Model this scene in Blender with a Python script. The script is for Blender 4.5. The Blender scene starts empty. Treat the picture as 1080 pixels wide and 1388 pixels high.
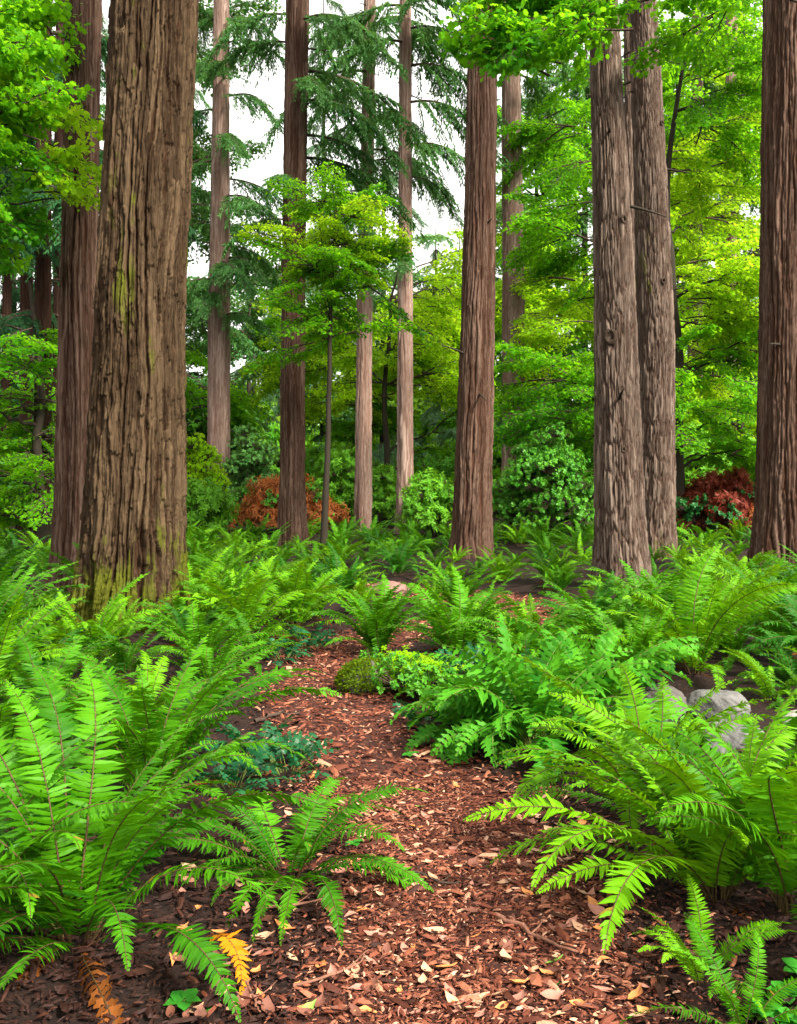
import bpy, math, random
import numpy as np
from mathutils import Vector, Matrix, Euler

random.seed(7)
RNG = np.random.default_rng(11)
SC = bpy.context.scene
COL = SC.collection
R = math.radians
PI = math.pi

# ------------------------------------------------------------------ camera
F = 1333.0                 # focal length in photograph pixels (photo 1080 x 1388)
HORIZON = 650.0            # photograph row of the horizon
CAM_H = 1.42
PITCH = -math.atan((694.0 - HORIZON) / F)
cam_data = bpy.data.cameras.new('camera')
cam = bpy.data.objects.new('camera', cam_data)
COL.objects.link(cam)
cam_data.sensor_fit = 'VERTICAL'
cam_data.sensor_height = 24.0
cam_data.lens = 24.0 * F / 1388.0
cam_data.clip_start = 0.05
cam_data.clip_end = 2000.0
cam.location = (0, 0, CAM_H)
cam.rotation_euler = (PI / 2 + PITCH, 0, 0)
SC.camera = cam

# ------------------------------------------------------------------ sky, sun, exposure
SUN_ELEV, SUN_AZ = 44.0, 138.0       # azimuth measured from +Y (view direction) towards +X
world = bpy.data.worlds.new('World')
SC.world = world
world.use_nodes = True
wn = world.node_tree
for n in list(wn.nodes):
    wn.nodes.remove(n)
sky = wn.nodes.new('ShaderNodeTexSky')
sky.sky_type = 'NISHITA'
sky.sun_disc = False
sky.sun_elevation = R(SUN_ELEV)
sky.sun_rotation = R(SUN_AZ)
sky.air_density = 1.0
sky.dust_density = 4.0
sky.ozone_density = 1.0
hs = wn.nodes.new('ShaderNodeHueSaturation')
hs.inputs['Saturation'].default_value = 0.08      # overcast: the cloud layer takes the blue out
hs.inputs['Value'].default_value = 1.0
mx = wn.nodes.new('ShaderNodeMix')
mx.data_type = 'RGBA'
mx.inputs['Factor'].default_value = 0.55
mx.inputs['B'].default_value = (6.2, 6.0, 5.7, 1)
bg = wn.nodes.new('ShaderNodeBackground')
bg.inputs['Strength'].default_value = 0.05
wo = wn.nodes.new('ShaderNodeOutputWorld')
wn.links.new(sky.outputs[0], hs.inputs['Color'])
wn.links.new(hs.outputs[0], mx.inputs['A'])
wn.links.new(mx.outputs['Result'], bg.inputs['Color'])
wn.links.new(bg.outputs[0], wo.inputs[0])

sl = bpy.data.lights.new('sun', 'SUN')
sl.energy = 1.5
sl.angle = R(10)
sl.color = (1.0, 0.93, 0.80)
sun = bpy.data.objects.new('sun', sl)
COL.objects.link(sun)
sd = Vector((math.sin(R(SUN_AZ)) * math.cos(R(SUN_ELEV)), math.cos(R(SUN_AZ)) * math.cos(R(SUN_ELEV)), math.sin(R(SUN_ELEV))))
sun.rotation_euler = sd.to_track_quat('Z', 'Y').to_euler()
sun.location = sd * 60

SC.view_settings.view_transform = 'Standard'
SC.view_settings.look = 'None'
SC.view_settings.exposure = 3.05
SC.view_settings.gamma = 1.0
SC.view_settings.use_curve_mapping = False
SC.render.engine = 'CYCLES'
SC.cycles.max_bounces = 8
SC.cycles.diffuse_bounces = 3
SC.cycles.glossy_bounces = 2
SC.cycles.transmission_bounces = 5
SC.cycles.transparent_max_bounces = 4
SC.cycles.caustics_reflective = False
SC.cycles.caustics_refractive = False
SC.cycles.use_denoising = True
SC.cycles.use_adaptive_sampling = True
SC.cycles.adaptive_threshold = 0.02


# ------------------------------------------------------------------ noise
def hash2(ix, iy, seed):
    a = ix.astype(np.int64) * 374761393 + iy.astype(np.int64) * 668265263 + seed * 1442695041
    a = (a ^ (a >> 13)) * 1274126177
    a = a & 0x7fffffffffff
    a = (a ^ (a >> 16)) & 0xffffff
    return a / float(0xffffff)


def vnoise(x, y, seed=0, period=None):
    x = np.asarray(x, float); y = np.asarray(y, float)
    ix = np.floor(x); iy = np.floor(y)
    fx = x - ix; fy = y - iy
    fx = fx * fx * (3 - 2 * fx); fy = fy * fy * (3 - 2 * fy)
    w = (lambda k: np.mod(k, period)) if period else (lambda k: k)
    a = hash2(w(ix), iy, seed); b = hash2(w(ix + 1), iy, seed)
    c = hash2(w(ix), iy + 1, seed); d = hash2(w(ix + 1), iy + 1, seed)
    return (a * (1 - fx) + b * fx) * (1 - fy) + (c * (1 - fx) + d * fx) * fy


def fbm(x, y, seed=0, octv=4, period=None):
    s = 0; a = 0.5; n = 0
    for o in range(octv):
        s = s + a * vnoise(x, y, seed + 17 * o, period)
        n += a; a *= 0.5; x = x * 2; y = y * 2
        period = period * 2 if period else None
    return s / n - 0.5


def sstep(a, b, x):
    t = np.clip((x - a) / (b - a), 0, 1)
    return t * t * (3 - 2 * t)


# ------------------------------------------------------------------ pixels to world
def ray(x, y):
    xr = (x - 540.0) / F; yr = (694.0 - y) / F
    c, s = math.cos(PITCH), math.sin(PITCH)
    return np.array([xr, c - s * yr, s + c * yr])


def at(x, y, Y):
    d = ray(x, y)
    return np.array([0, 0, CAM_H]) + d * (Y / d[1])


def flat(x, y, z=0.0):
    d = ray(x, y)
    return np.array([0, 0, CAM_H]) + d * ((z - CAM_H) / d[2])


PATH_PX = [(600, 1900, 0.62), (650, 1500, 0.50), (648, 1330, 0.47), (645, 1220, 0.44), (600, 1120, 0.42), (525, 1040, 0.42), (455, 975, 0.42), (446, 925, 0.40),
           (462, 888, 0.36), (520, 862, 0.38), (620, 848, 0.45), (712, 841, 0.55), (735, 826, 0.5), (650, 812, 0.5), (560, 805, 0.5), (500, 798, 0.5), (420, 800, 0.4)]
pp = np.array([[*flat(a, b)[:2], w] for a, b, w in PATH_PX])


def catmull(P, n=14):
    out = []
    Q = np.vstack([2 * P[0] - P[1], P, 2 * P[-1] - P[-2]])
    for i in range(1, len(Q) - 2):
        a, b, c, d = Q[i - 1], Q[i], Q[i + 1], Q[i + 2]
        for k in range(n):
            t = k / n
            out.append(0.5 * (2 * b + (c - a) * t + (2 * a - 5 * b + 4 * c - d) * t * t + (3 * b - a - 3 * c + d) * t ** 3))
    out.append(Q[-2])
    return np.array(out)


PATH = catmull(pp)


def path_dist(x, y):
    """distance outside the path edge (negative on the path)"""
    x = np.asarray(x, float); y = np.asarray(y, float)
    best = np.full(x.shape, 1e9)
    for (ax, ay, aw), (bx, by, bw) in zip(PATH[:-1:2], PATH[2::2]):
        dx, dy = bx - ax, by - ay
        t = np.clip(((x - ax) * dx + (y - ay) * dy) / (dx * dx + dy * dy + 1e-9), 0, 1)
        d = np.hypot(x - ax - t * dx, y - ay - t * dy) - (aw + (bw - aw) * t)
        best = np.minimum(best, d)
    return best


def height(x, y):
    x = np.asarray(x, float); y = np.asarray(y, float)
    d = path_dist(x, y)
    m = 0.075 * sstep(-0.05, 0.7, d) * (0.7 + 0.9 * vnoise(x * 0.9, y * 0.9, 5))
    z = 0.05 * fbm(x * 0.45 + 3, y * 0.45, 2, 3) + 0.03 * fbm(x * 2.6, y * 2.6, 9, 3) * sstep(-0.1, 0.4, d)
    return m + z


def axis(lo, hi, step, far, grow):
    a = list(np.arange(lo, hi, step)); s = step; x = hi
    while x < far:
        a.append(x); s *= grow; x += s
    s = step; x = lo; left = []
    while x > -far:
        s *= grow; x -= s; left.append(x)
    return np.array(left[::-1] + a)


xs = axis(-4.5, 4.6, 0.07, 400, 1.16)
ys = axis(1.5, 13.0, 0.07, 500, 1.16)
GX, GY = np.meshgrid(xs, ys)
GZ = height(GX.ravel(), GY.ravel()).reshape(GX.shape)
GD = path_dist(GX.ravel(), GY.ravel()).reshape(GX.shape)


def bil(A, x, y):
    i = min(max(int(np.searchsorted(xs, x)) - 1, 0), len(xs) - 2); j = min(max(int(np.searchsorted(ys, y)) - 1, 0), len(ys) - 2)
    u = (x - xs[i]) / (xs[i + 1] - xs[i]); v = (y - ys[j]) / (ys[j + 1] - ys[j])
    return float((A[j, i] * (1 - u) + A[j, i + 1] * u) * (1 - v) + (A[j + 1, i] * (1 - u) + A[j + 1, i + 1] * u) * v)


def H(x, y):
    return bil(GZ, x, y)


def PD(x, y):
    return bil(GD, x, y)


def gnd(x, y):
    z = 0.04
    for _ in range(6):
        p = flat(x, y, z)
        z = H(p[0], p[1])
    p[2] = z
    return p


# ------------------------------------------------------------------ mesh helpers
class MB:
    """collects vertices, triangles and quads with material indices and one float attribute per vertex"""
    def __init__(self):
        self.v = []; self.t = []; self.q = []; self.tm = []; self.qm = []; self.a = []; self.n = 0

    def add(self, v, tris=None, quads=None, mat=0, tint=0.5):
        v = np.asarray(v, float).reshape(-1, 3)
        k = len(v)
        self.v.append(v)
        self.a.append(np.broadcast_to(np.asarray(tint, float), (k,)).copy())
        if tris is not None and len(tris):
            tr = np.asarray(tris, np.int64).reshape(-1, 3) + self.n
            self.t.append(tr); self.tm.append(np.full(len(tr), mat))
        if quads is not None and len(quads):
            qr = np.asarray(quads, np.int64).reshape(-1, 4) + self.n
            self.q.append(qr); self.qm.append(np.full(len(qr), mat))
        self.n += k

    def mesh(self, name, mats, smooth=True, extra=None):
        V = np.vstack(self.v)
        T = np.vstack(self.t) if self.t else np.zeros((0, 3), np.int64)
        Q = np.vstack(self.q) if self.q else np.zeros((0, 4), np.int64)
        mi = np.concatenate(self.tm + self.qm) if (self.tm or self.qm) else np.zeros(0)
        me = bpy.data.meshes.new(name)
        me.vertices.add(len(V))
        me.vertices.foreach_set('co', V.astype(np.float32).ravel())
        nl = T.size + Q.size
        me.loops.add(nl)
        me.loops.foreach_set('vertex_index', np.concatenate([T.ravel(), Q.ravel()]).astype(np.int32))
        np_ = len(T) + len(Q)
        me.polygons.add(np_)
        ls = np.concatenate([np.arange(len(T)) * 3, T.size + np.arange(len(Q)) * 4]).astype(np.int32)
        me.polygons.foreach_set('loop_start', ls)
        me.polygons.foreach_set('material_index', mi.astype(np.int32))
        me.polygons.foreach_set('use_smooth', np.full(np_, bool(smooth)))
        at_ = me.attributes.new('tint', 'FLOAT', 'POINT')
        at_.data.foreach_set('value', np.concatenate(self.a).astype(np.float32))
        for k, arr in (extra or {}).items():
            e = me.attributes.new(k, 'FLOAT', 'POINT')
            e.data.foreach_set('value', np.asarray(arr, np.float32))
        for m in mats:
            me.materials.append(m)
        me.update(calc_edges=True)
        return me


def tube(mb, P, rad, ns=6, mat=0, tint=0.5, cap=True):
    P = np.asarray(P, float); n = len(P)
    rad = np.broadcast_to(np.asarray(rad, float), (n,))
    T = np.gradient(P, axis=0); T /= np.linalg.norm(T, axis=1, keepdims=True) + 1e-12
    ref = np.array([0.31, 0.93, 0.17]) if abs(T[0] @ np.array([0.31, 0.93, 0.17])) < 0.9 else np.array([1.0, 0, 0])
    A = np.cross(T, ref); A /= np.linalg.norm(A, axis=1, keepdims=True) + 1e-12
    B = np.cross(T, A)
    th = np.arange(ns) * 2 * PI / ns
    V = P[:, None] + rad[:, None, None] * (np.cos(th)[None, :, None] * A[:, None] + np.sin(th)[None, :, None] * B[:, None])
    V = V.reshape(-1, 3)
    i = np.arange(n - 1)[:, None] * ns; j = np.arange(ns)[None]; j2 = (j + 1) % ns
    Q = np.stack([i + j, i + j2, i + ns + j2, i + ns + j], -1).reshape(-1, 4)
    tr = None
    if cap:
        V = np.vstack([V, P[-1] + T[-1] * rad[-1] * 0.6])
        e = len(V) - 1; b = (n - 1) * ns
        tr = [(b + k, b + (k + 1) % ns, e) for k in range(ns)]
    mb.add(V, tris=tr, quads=Q, mat=mat, tint=tint)


def place_leaves(mb, tv, tt, pos, dirv, nor, size, tint, mat=0):
    """many copies of a small leaf template: x along the leaf, y across, z its upper side"""
    pos = np.asarray(pos, float); n = len(pos)
    if n == 0:
        return
    X = np.asarray(dirv, float); X = X / (np.linalg.norm(X, axis=1, keepdims=True) + 1e-9)
    Z = np.asarray(nor, float); Z = Z - X * np.sum(X * Z, 1, keepdims=True)
    Z = Z / (np.linalg.norm(Z, axis=1, keepdims=True) + 1e-9)
    Y = np.cross(Z, X)
    s = np.broadcast_to(np.asarray(size, float), (n,))[:, None, None]
    V = pos[:, None] + s * (tv[None, :, 0:1] * X[:, None] + tv[None, :, 1:2] * Y[:, None] + tv[None, :, 2:3] * Z[:, None])
    k = len(tv)
    Tt = (np.arange(n) * k)[:, None, None] + np.asarray(tt)[None]
    mb.add(V.reshape(-1, 3), tris=Tt.reshape(-1, 3), mat=mat, tint=np.repeat(np.broadcast_to(tint, (n,)), k))


OVAL_V = np.array([[0, 0, 0], [.3, .3, .07], [.3, -.3, .07], [.42, 0, 0], [.7, .24, .03], [.7, -.24, .03], [1, 0, -.1]])
OVAL_T = [(0, 3, 1), (0, 2, 3), (1, 3, 4), (2, 5, 3), (3, 6, 4), (3, 5, 6)]
LANCE_V = OVAL_V * np.array([1, 0.52, 1.0])
STRIP_V = np.array([[0, 0, 0], [.35, .11, .02], [.35, -.11, .02], [.75, .085, -.03], [.75, -.085, -.03], [1, 0, -.1]])
STRIP_T = [(0, 2, 1), (1, 2, 4), (1, 4, 3), (3, 4, 5)]


def palmate(nl):
    V = [(0, 0, 0), (.4, 0, .0)]
    spread = 150
    k = 2 * nl - 1
    for i in range(k):
        a = R(-spread + 2 * spread * i / (k - 1))
        tip = i % 2 == 0
        r = (0.6 - 0.16 * abs(i / (k - 1) - .5) * 2) if tip else 0.37
        V.append((.4 + r * math.cos(a), r * math.sin(a), (-.09 if tip else .03)))
    T = [(1, 2 + i, 3 + i) for i in range(k - 1)] + [(0, 2, 1), (0, 1, k + 1)]
    return np.array(V), T


PALM5 = palmate(5)
PALM7 = palmate(7)


# ------------------------------------------------------------------ materials
def nt(name):
    m = bpy.data.materials.new(name)
    m.use_nodes = True
    t = m.node_tree
    for n in list(t.nodes):
        t.nodes.remove(n)
    return m, t, t.nodes.new, t.links.new


def mixrgb(new, link, fac, a, b, mode='MIX'):
    m = new('ShaderNodeMix'); m.data_type = 'RGBA'; m.blend_type = mode
    for key, val in (('Factor', fac), ('A', a), ('B', b)):
        if isinstance(val, bpy.types.NodeSocket):
            link(val, m.inputs[key])
        elif key == 'Factor':
            m.inputs[key].default_value = val
        else:
            m.inputs[key].default_value = (*val, 1)
    return m.outputs['Result']


def attr(new, name):
    a = new('ShaderNodeAttribute'); a.attribute_name = name
    return a.outputs['Fac']


def math_(new, link, op, a, b=None, c=None, clamp=False):
    m = new('ShaderNodeMath'); m.operation = op; m.use_clamp = clamp
    for i, v in enumerate((a, b, c)):
        if v is None: continue
        if isinstance(v, bpy.types.NodeSocket): link(v, m.inputs[i])
        else: m.inputs[i].default_value = v
    return m.outputs[0]


def ramp(new, link, fac, stops):
    r = new('ShaderNodeValToRGB')
    e = r.color_ramp.elements
    while len(e) < len(stops): e.new(0.5)
    for k, (p, c) in zip(e, stops):
        k.position = p; k.color = (*c, 1)
    link(fac, r.inputs[0])
    return r.outputs[0]


def noise(new, link, vec, scale, detail=4, rough=.55, dist=0):
    n = new('ShaderNodeTexNoise')
    n.inputs['Scale'].default_value = scale; n.inputs['Detail'].default_value = detail
    n.inputs['Roughness'].default_value = rough; n.inputs['Distortion'].default_value = dist
    if vec is not None: link(vec, n.inputs['Vector'])
    return n.outputs['Fac']


def mapped(new, link, scale, kind='Object'):
    tc = new('ShaderNodeTexCoord'); mp = new('ShaderNodeMapping')
    mp.inputs['Scale'].default_value = scale
    link(tc.outputs[kind], mp.inputs['Vector'])
    return mp.outputs[0]


def leaf_mat(name, dark, light, trans=0.38, tcol=None, rough=0.42, spec=0.35, objvar=0.45, brown=False):
    m, t, new, link = nt(name)
    oi = new('ShaderNodeObjectInfo')
    f = math_(new, link, 'MULTIPLY_ADD', oi.outputs['Random'], objvar, 0.0)
    f = math_(new, link, 'MULTIPLY_ADD', attr(new, 'tint'), 1 - objvar, f, clamp=True)
    c = mixrgb(new, link, f, dark, light)
    if brown:
        c = mixrgb(new, link, math_(new, link, 'LESS_THAN', attr(new, 'tint'), .015), c, (0.20, 0.13, 0.015))
    nz = noise(new, link, mapped(new, link, (1, 1, 1)), 55, 2)
    c = mixrgb(new, link, math_(new, link, 'MULTIPLY', nz, 0.35), c, tuple(0.55 * k for k in dark))
    p = new('ShaderNodeBsdfPrincipled')
    link(c, p.inputs['Base Color'])
    p.inputs['Roughness'].default_value = rough
    p.inputs['Specular IOR Level'].default_value = spec * .45
    bp = new('ShaderNodeBump'); bp.inputs['Strength'].default_value = 0.25; bp.inputs['Distance'].default_value = 0.01
    link(nz, bp.inputs['Height']); link(bp.outputs[0], p.inputs['Normal'])
    tr = new('ShaderNodeBsdfTranslucent')
    tc = mixrgb(new, link, 0.65, c, tcol or tuple(min(1, k * s) for k, s in zip(light, (1.9, 1.6, .7))))
    link(tc, tr.inputs['Color'])
    ms = new('ShaderNodeMixShader'); ms.inputs[0].default_value = trans
    link(p.outputs[0], ms.inputs[1]); link(tr.outputs[0], ms.inputs[2])
    o = new('ShaderNodeOutputMaterial'); link(ms.outputs[0], o.inputs[0])
    return m


def plain_mat(name, a, b, scale=12, rough=.8, bump=.4, spec=.2, stretch=(1, 1, 1), bscale=None):
    m, t, new, link = nt(name)
    v = mapped(new, link, stretch)
    n1 = noise(new, link, v, scale, 5, .6)
    f = math_(new, link, 'MULTIPLY_ADD', attr(new, 'tint'), .5, math_(new, link, 'MULTIPLY_ADD', n1, 1.6, -.55), clamp=True)
    c = mixrgb(new, link, f, a, b)
    p = new('ShaderNodeBsdfPrincipled'); link(c, p.inputs['Base Color'])
    p.inputs['Roughness'].default_value = rough; p.inputs['Specular IOR Level'].default_value = spec
    bp = new('ShaderNodeBump'); bp.inputs['Strength'].default_value = bump; bp.inputs['Distance'].default_value = 0.02
    link(noise(new, link, v, bscale or scale * 3, 5, .6), bp.inputs['Height']); link(bp.outputs[0], p.inputs['Normal'])
    o = new('ShaderNodeOutputMaterial'); link(p.outputs[0], o.inputs[0])
    return m


def bark_mat(name, inner, mid, outer, moss=(0.075, 0.085, 0.007), grain=1.0, red=(0.12, 0.045, 0.028)):
    """fibrous bark: fresh inner bark in the cracks, weathered outer plates, moss where the attribute says"""
    m, t, new, link = nt(name)
    v = mapped(new, link, (9 * grain, 9 * grain, 0.8 * grain))
    vf = mapped(new, link, (70 * grain, 70 * grain, 3.5 * grain))
    n1 = noise(new, link, v, 1.0, 5, .6, .4)
    n2 = noise(new, link, vf, 1.0, 4, .65, .3)
    c = mixrgb(new, link, ramp(new, link, n1, [(.3, (0, 0, 0)), (.7, (1, 1, 1))]), mid, outer)
    c = mixrgb(new, link, math_(new, link, 'MULTIPLY', ramp(new, link, n2, [(.42, (0, 0, 0)), (.62, (1, 1, 1))]), .75), c, inner)
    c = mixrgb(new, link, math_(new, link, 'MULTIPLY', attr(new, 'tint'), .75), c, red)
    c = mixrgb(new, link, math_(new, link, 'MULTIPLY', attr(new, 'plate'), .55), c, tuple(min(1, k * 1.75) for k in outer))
    vm = mapped(new, link, (1, 1, .7))
    nm = noise(new, link, vm, 16, 5, .7)
    mf = math_(new, link, 'SUBTRACT', math_(new, link, 'MULTIPLY_ADD', attr(new, 'moss'), 1.9, nm), 1.0)
    mf = math_(new, link, 'MULTIPLY', math_(new, link, 'MULTIPLY', mf, 3.0, clamp=True), .88)
    mc = mixrgb(new, link, noise(new, link, vm, 60, 3), tuple(k * .35 for k in moss), tuple(min(1, k * 1.6) for k in moss))
    c = mixrgb(new, link, mf, c, mc)
    p = new('ShaderNodeBsdfPrincipled'); link(c, p.inputs['Base Color'])
    p.inputs['Roughness'].default_value = .85; p.inputs['Specular IOR Level'].default_value = .06
    b1 = new('ShaderNodeBump'); b1.inputs['Strength'].default_value = 1.0; b1.inputs['Distance'].default_value = .02
    link(n2, b1.inputs['Height'])
    b2 = new('ShaderNodeBump'); b2.inputs['Strength'].default_value = .5; b2.inputs['Distance'].default_value = .03
    link(n1, b2.inputs['Height']); link(b1.outputs[0], b2.inputs['Normal'])
    link(b2.outputs[0], p.inputs['Normal'])
    o = new('ShaderNodeOutputMaterial'); link(p.outputs[0], o.inputs[0])
    return m


M = {}
M['fern'] = leaf_mat('fern_green', (0.007, 0.066, 0.001), (0.088, 0.295, 0.004), trans=.24, rough=.48, spec=.22, brown=True, objvar=.55)
M['fern_bright'] = leaf_mat('fern_bright', (0.024, 0.13, 0.001), (0.165, 0.395, 0.005), trans=.24, rough=.48, spec=.2, brown=True, objvar=.55)
M['fern_deep'] = leaf_mat('fern_deep', (0.006, 0.06, 0.003), (0.035, 0.175, 0.006), trans=.24, rough=.45, spec=.25, brown=True, objvar=.55)
M['fern_dead'] = leaf_mat('fern_dead', (0.10, 0.030, 0.006), (0.24, 0.08, 0.018), trans=.25, tcol=(.4, .14, .03), rough=.7, spec=.1)
M['fern_gold'] = leaf_mat('fern_gold', (0.42, 0.13, 0.004), (0.62, 0.24, 0.01), trans=.3, tcol=(.8, .32, .02), rough=.6, spec=.2)
M['rachis'] = plain_mat('rachis_brown', (0.030, 0.018, 0.008), (0.10, 0.065, 0.02), 30, .6)
M['rachis_green'] = plain_mat('rachis_green', (0.05, 0.09, 0.012), (0.13, 0.17, 0.03), 30, .5)
M['glossy'] = leaf_mat('glossy_green', (0.012, 0.110, 0.005), (0.090, 0.320, 0.014), trans=.26, rough=.48, spec=.2)
M['bluegreen'] = leaf_mat('blue_green_leaf', (0.004, 0.050, 0.018), (0.020, 0.140, 0.045), trans=.22, rough=.38, spec=.4)
M['maple'] = leaf_mat('maple_green', (0.035, 0.200, 0.003), (0.150, 0.400, 0.006), trans=.55, tcol=(.36, .80, .012), rough=.5, spec=.2)
M['maple_light'] = leaf_mat('maple_yellow_green', (0.15, 0.4, 0.004), (0.36, 0.6, 0.01), trans=.58, tcol=(.70, .95, .03), rough=.5, spec=.2)
M['maple_dark'] = leaf_mat('maple_deep', (0.012, 0.105, 0.003), (0.060, 0.240, 0.005), trans=.52, tcol=(.2, .60, .015), rough=.45, spec=.22)
M['conifer'] = leaf_mat('conifer_green', (0.018, 0.092, 0.022), (0.095, 0.25, 0.06), trans=.32, rough=.55, spec=.2)
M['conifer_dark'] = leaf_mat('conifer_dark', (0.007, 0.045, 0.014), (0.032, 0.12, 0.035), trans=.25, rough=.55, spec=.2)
M['conifer_pale'] = leaf_mat('conifer_pale', (0.050, 0.140, 0.070), (0.140, 0.280, 0.140), trans=.38, rough=.6, spec=.2)  # pale bluish tone paints distance haze onto the farthest conifers
M['rhodo'] = leaf_mat('rhododendron_green', (0.016, 0.125, 0.01), (0.11, 0.34, 0.022), trans=.28, rough=.36, spec=.4)
M['rhodo_light'] = leaf_mat('shrub_light', (0.045, 0.21, 0.01), (0.19, 0.45, 0.03), trans=.32, rough=.38, spec=.35)
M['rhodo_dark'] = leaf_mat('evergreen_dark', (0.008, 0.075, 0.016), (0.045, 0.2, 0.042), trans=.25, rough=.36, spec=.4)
M['rhodo_pale'] = leaf_mat('shrub_pale', (0.040, 0.160, 0.030), (0.140, 0.330, 0.075), trans=.38, rough=.45, spec=.3)
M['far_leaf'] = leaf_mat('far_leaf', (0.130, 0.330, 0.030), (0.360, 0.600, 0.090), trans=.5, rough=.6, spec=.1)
M['lace_orange'] = leaf_mat('lace_orange', (0.19, 0.062, 0.018), (0.44, 0.165, 0.05), trans=.40, tcol=(.75, .2, .03), rough=.5, spec=.2)
M['lace_red'] = leaf_mat('lace_red', (0.085, 0.016, 0.012), (0.34, 0.075, 0.044), trans=.36, tcol=(.55, .07, .035), rough=.5, spec=.25)
M['moss'] = leaf_mat('moss', (0.030, 0.065, 0.002), (0.120, 0.190, 0.006), trans=.3, rough=.8, spec=.1)
M['seedling'] = leaf_mat('seedling_green', (0.020, 0.18, 0.015), (0.07, 0.33, 0.03), trans=.35)
M['twig'] = plain_mat('twig_bark', (0.022, 0.014, 0.010), (0.075, 0.050, 0.035), 14, .85, stretch=(1, 1, .3))
M['maple_bark'] = plain_mat('maple_bark', (0.012, 0.009, 0.006), (0.036, 0.028, 0.017), 6, .85, stretch=(1, 1, .25))
M['stick'] = plain_mat('dry_stick', (0.10, 0.04, 0.025), (0.24, 0.11, 0.07), 20, .8)
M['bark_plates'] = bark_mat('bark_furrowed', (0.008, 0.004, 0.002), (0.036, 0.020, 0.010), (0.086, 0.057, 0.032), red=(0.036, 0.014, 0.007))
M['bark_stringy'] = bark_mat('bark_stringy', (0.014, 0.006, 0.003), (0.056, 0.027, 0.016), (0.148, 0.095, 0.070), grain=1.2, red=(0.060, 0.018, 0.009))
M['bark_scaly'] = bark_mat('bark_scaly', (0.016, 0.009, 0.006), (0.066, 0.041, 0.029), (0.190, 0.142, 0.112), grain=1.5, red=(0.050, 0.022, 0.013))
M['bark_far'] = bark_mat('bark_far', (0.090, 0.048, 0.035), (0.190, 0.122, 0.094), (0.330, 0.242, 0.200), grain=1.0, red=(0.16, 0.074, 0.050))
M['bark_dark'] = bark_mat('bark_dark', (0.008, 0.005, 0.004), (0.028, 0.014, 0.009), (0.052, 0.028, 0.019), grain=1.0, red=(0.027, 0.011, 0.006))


def soil_mat(name, stops, rough=.9):
    m, t, new, link = nt(name)
    v = mapped(new, link, (1, 1, 1))
    n1 = noise(new, link, v, 38, 6, .7)
    n2 = noise(new, link, v, 3.0, 3, .5)
    c = ramp(new, link, n1, stops)
    c = mixrgb(new, link, math_(new, link, 'MULTIPLY', n2, .5), c, stops[0][1])
    p = new('ShaderNodeBsdfPrincipled'); link(c, p.inputs['Base Color'])
    p.inputs['Roughness'].default_value = rough; p.inputs['Specular IOR Level'].default_value = .2
    bp = new('ShaderNodeBump'); bp.inputs['Strength'].default_value = .9; bp.inputs['Distance'].default_value = .03
    link(n1, bp.inputs['Height']); link(bp.outputs[0], p.inputs['Normal'])
    o = new('ShaderNodeOutputMaterial'); link(p.outputs[0], o.inputs[0])
    return m


M['soil'] = soil_mat('dark_soil', [(.3, (0.006, 0.003, 0.002)), (.5, (0.018, 0.008, 0.005)), (.72, (0.050, 0.019, 0.012))])
M['mulch'] = soil_mat('mulch_base', [(.3, (0.022, 0.007, 0.005)), (.5, (0.060, 0.020, 0.013)), (.72, (0.13, 0.048, 0.034))])


def chip_mat(name, stops):
    m, t, new, link = nt(name)
    c = ramp(new, link, attr(new, 'tint'), stops)
    nz = noise(new, link, mapped(new, link, (1, 1, 1)), 160, 3)
    c = mixrgb(new, link, math_(new, link, 'MULTIPLY', nz, .55), c, (0.05, 0.018, 0.012))
    p = new('ShaderNodeBsdfPrincipled'); link(c, p.inputs['Base Color'])
    p.inputs['Roughness'].default_value = .6; p.inputs['Specular IOR Level'].default_value = .14
    bp = new('ShaderNodeBump'); bp.inputs['Strength'].default_value = .5; bp.inputs['Distance'].default_value = .006
    link(nz, bp.inputs['Height']); link(bp.outputs[0], p.inputs['Normal'])
    o = new('ShaderNodeOutputMaterial'); link(p.outputs[0], o.inputs[0])
    return m


M['chips'] = chip_mat('wood_chips', [(0, (0.014, 0.004, 0.002)), (.3, (0.066, 0.016, 0.008)), (.6, (0.17, 0.046, 0.023)), (.85, (0.33, 0.120, 0.064)), (1, (0.58, 0.34, 0.22))])
M['litter'] = chip_mat('soil_litter', [(0, (0.005, 0.002, 0.0015)), (.55, (0.016, 0.006, 0.004)), (.85, (0.065, 0.021, 0.011)), (1, (0.26, 0.10, 0.055))])
M['rock'] = plain_mat('grey_rock', (0.035, 0.034, 0.030), (0.165, 0.160, 0.152), 9, .8, .6, bscale=40)
M['rock_dark'] = plain_mat('dark_rock', (0.045, 0.038, 0.035), (0.13, 0.115, 0.105), 8, .7, .6, bscale=40)
M['rock_pink'] = plain_mat('pink_rock', (0.10, 0.050, 0.040), (0.26, 0.150, 0.125), 8, .8, .6, bscale=40)
M['rock_pale'] = plain_mat('pale_rock', (0.14, 0.125, 0.10), (0.34, 0.315, 0.27), 8, .8, .6, bscale=40)


# ------------------------------------------------------------------ object helpers
def empty(name, loc, label, cat, group=None):
    o = bpy.data.objects.new(name, None)
    o.empty_display_size = 0.1
    COL.objects.link(o)
    o.location = loc
    o['label'] = label; o['category'] = cat
    if group: o['group'] = group
    return o


def part(name, me, parent=None, mat=None):
    o = bpy.data.objects.new(name, me)
    COL.objects.link(o)
    if parent is not None: o.parent = parent
    if mat is not None: o.matrix_local = mat
    return o


def group_part(name, parent):
    o = bpy.data.objects.new(name, None)
    o.empty_display_size = 0.1
    COL.objects.link(o); o.parent = parent
    return o


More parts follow.
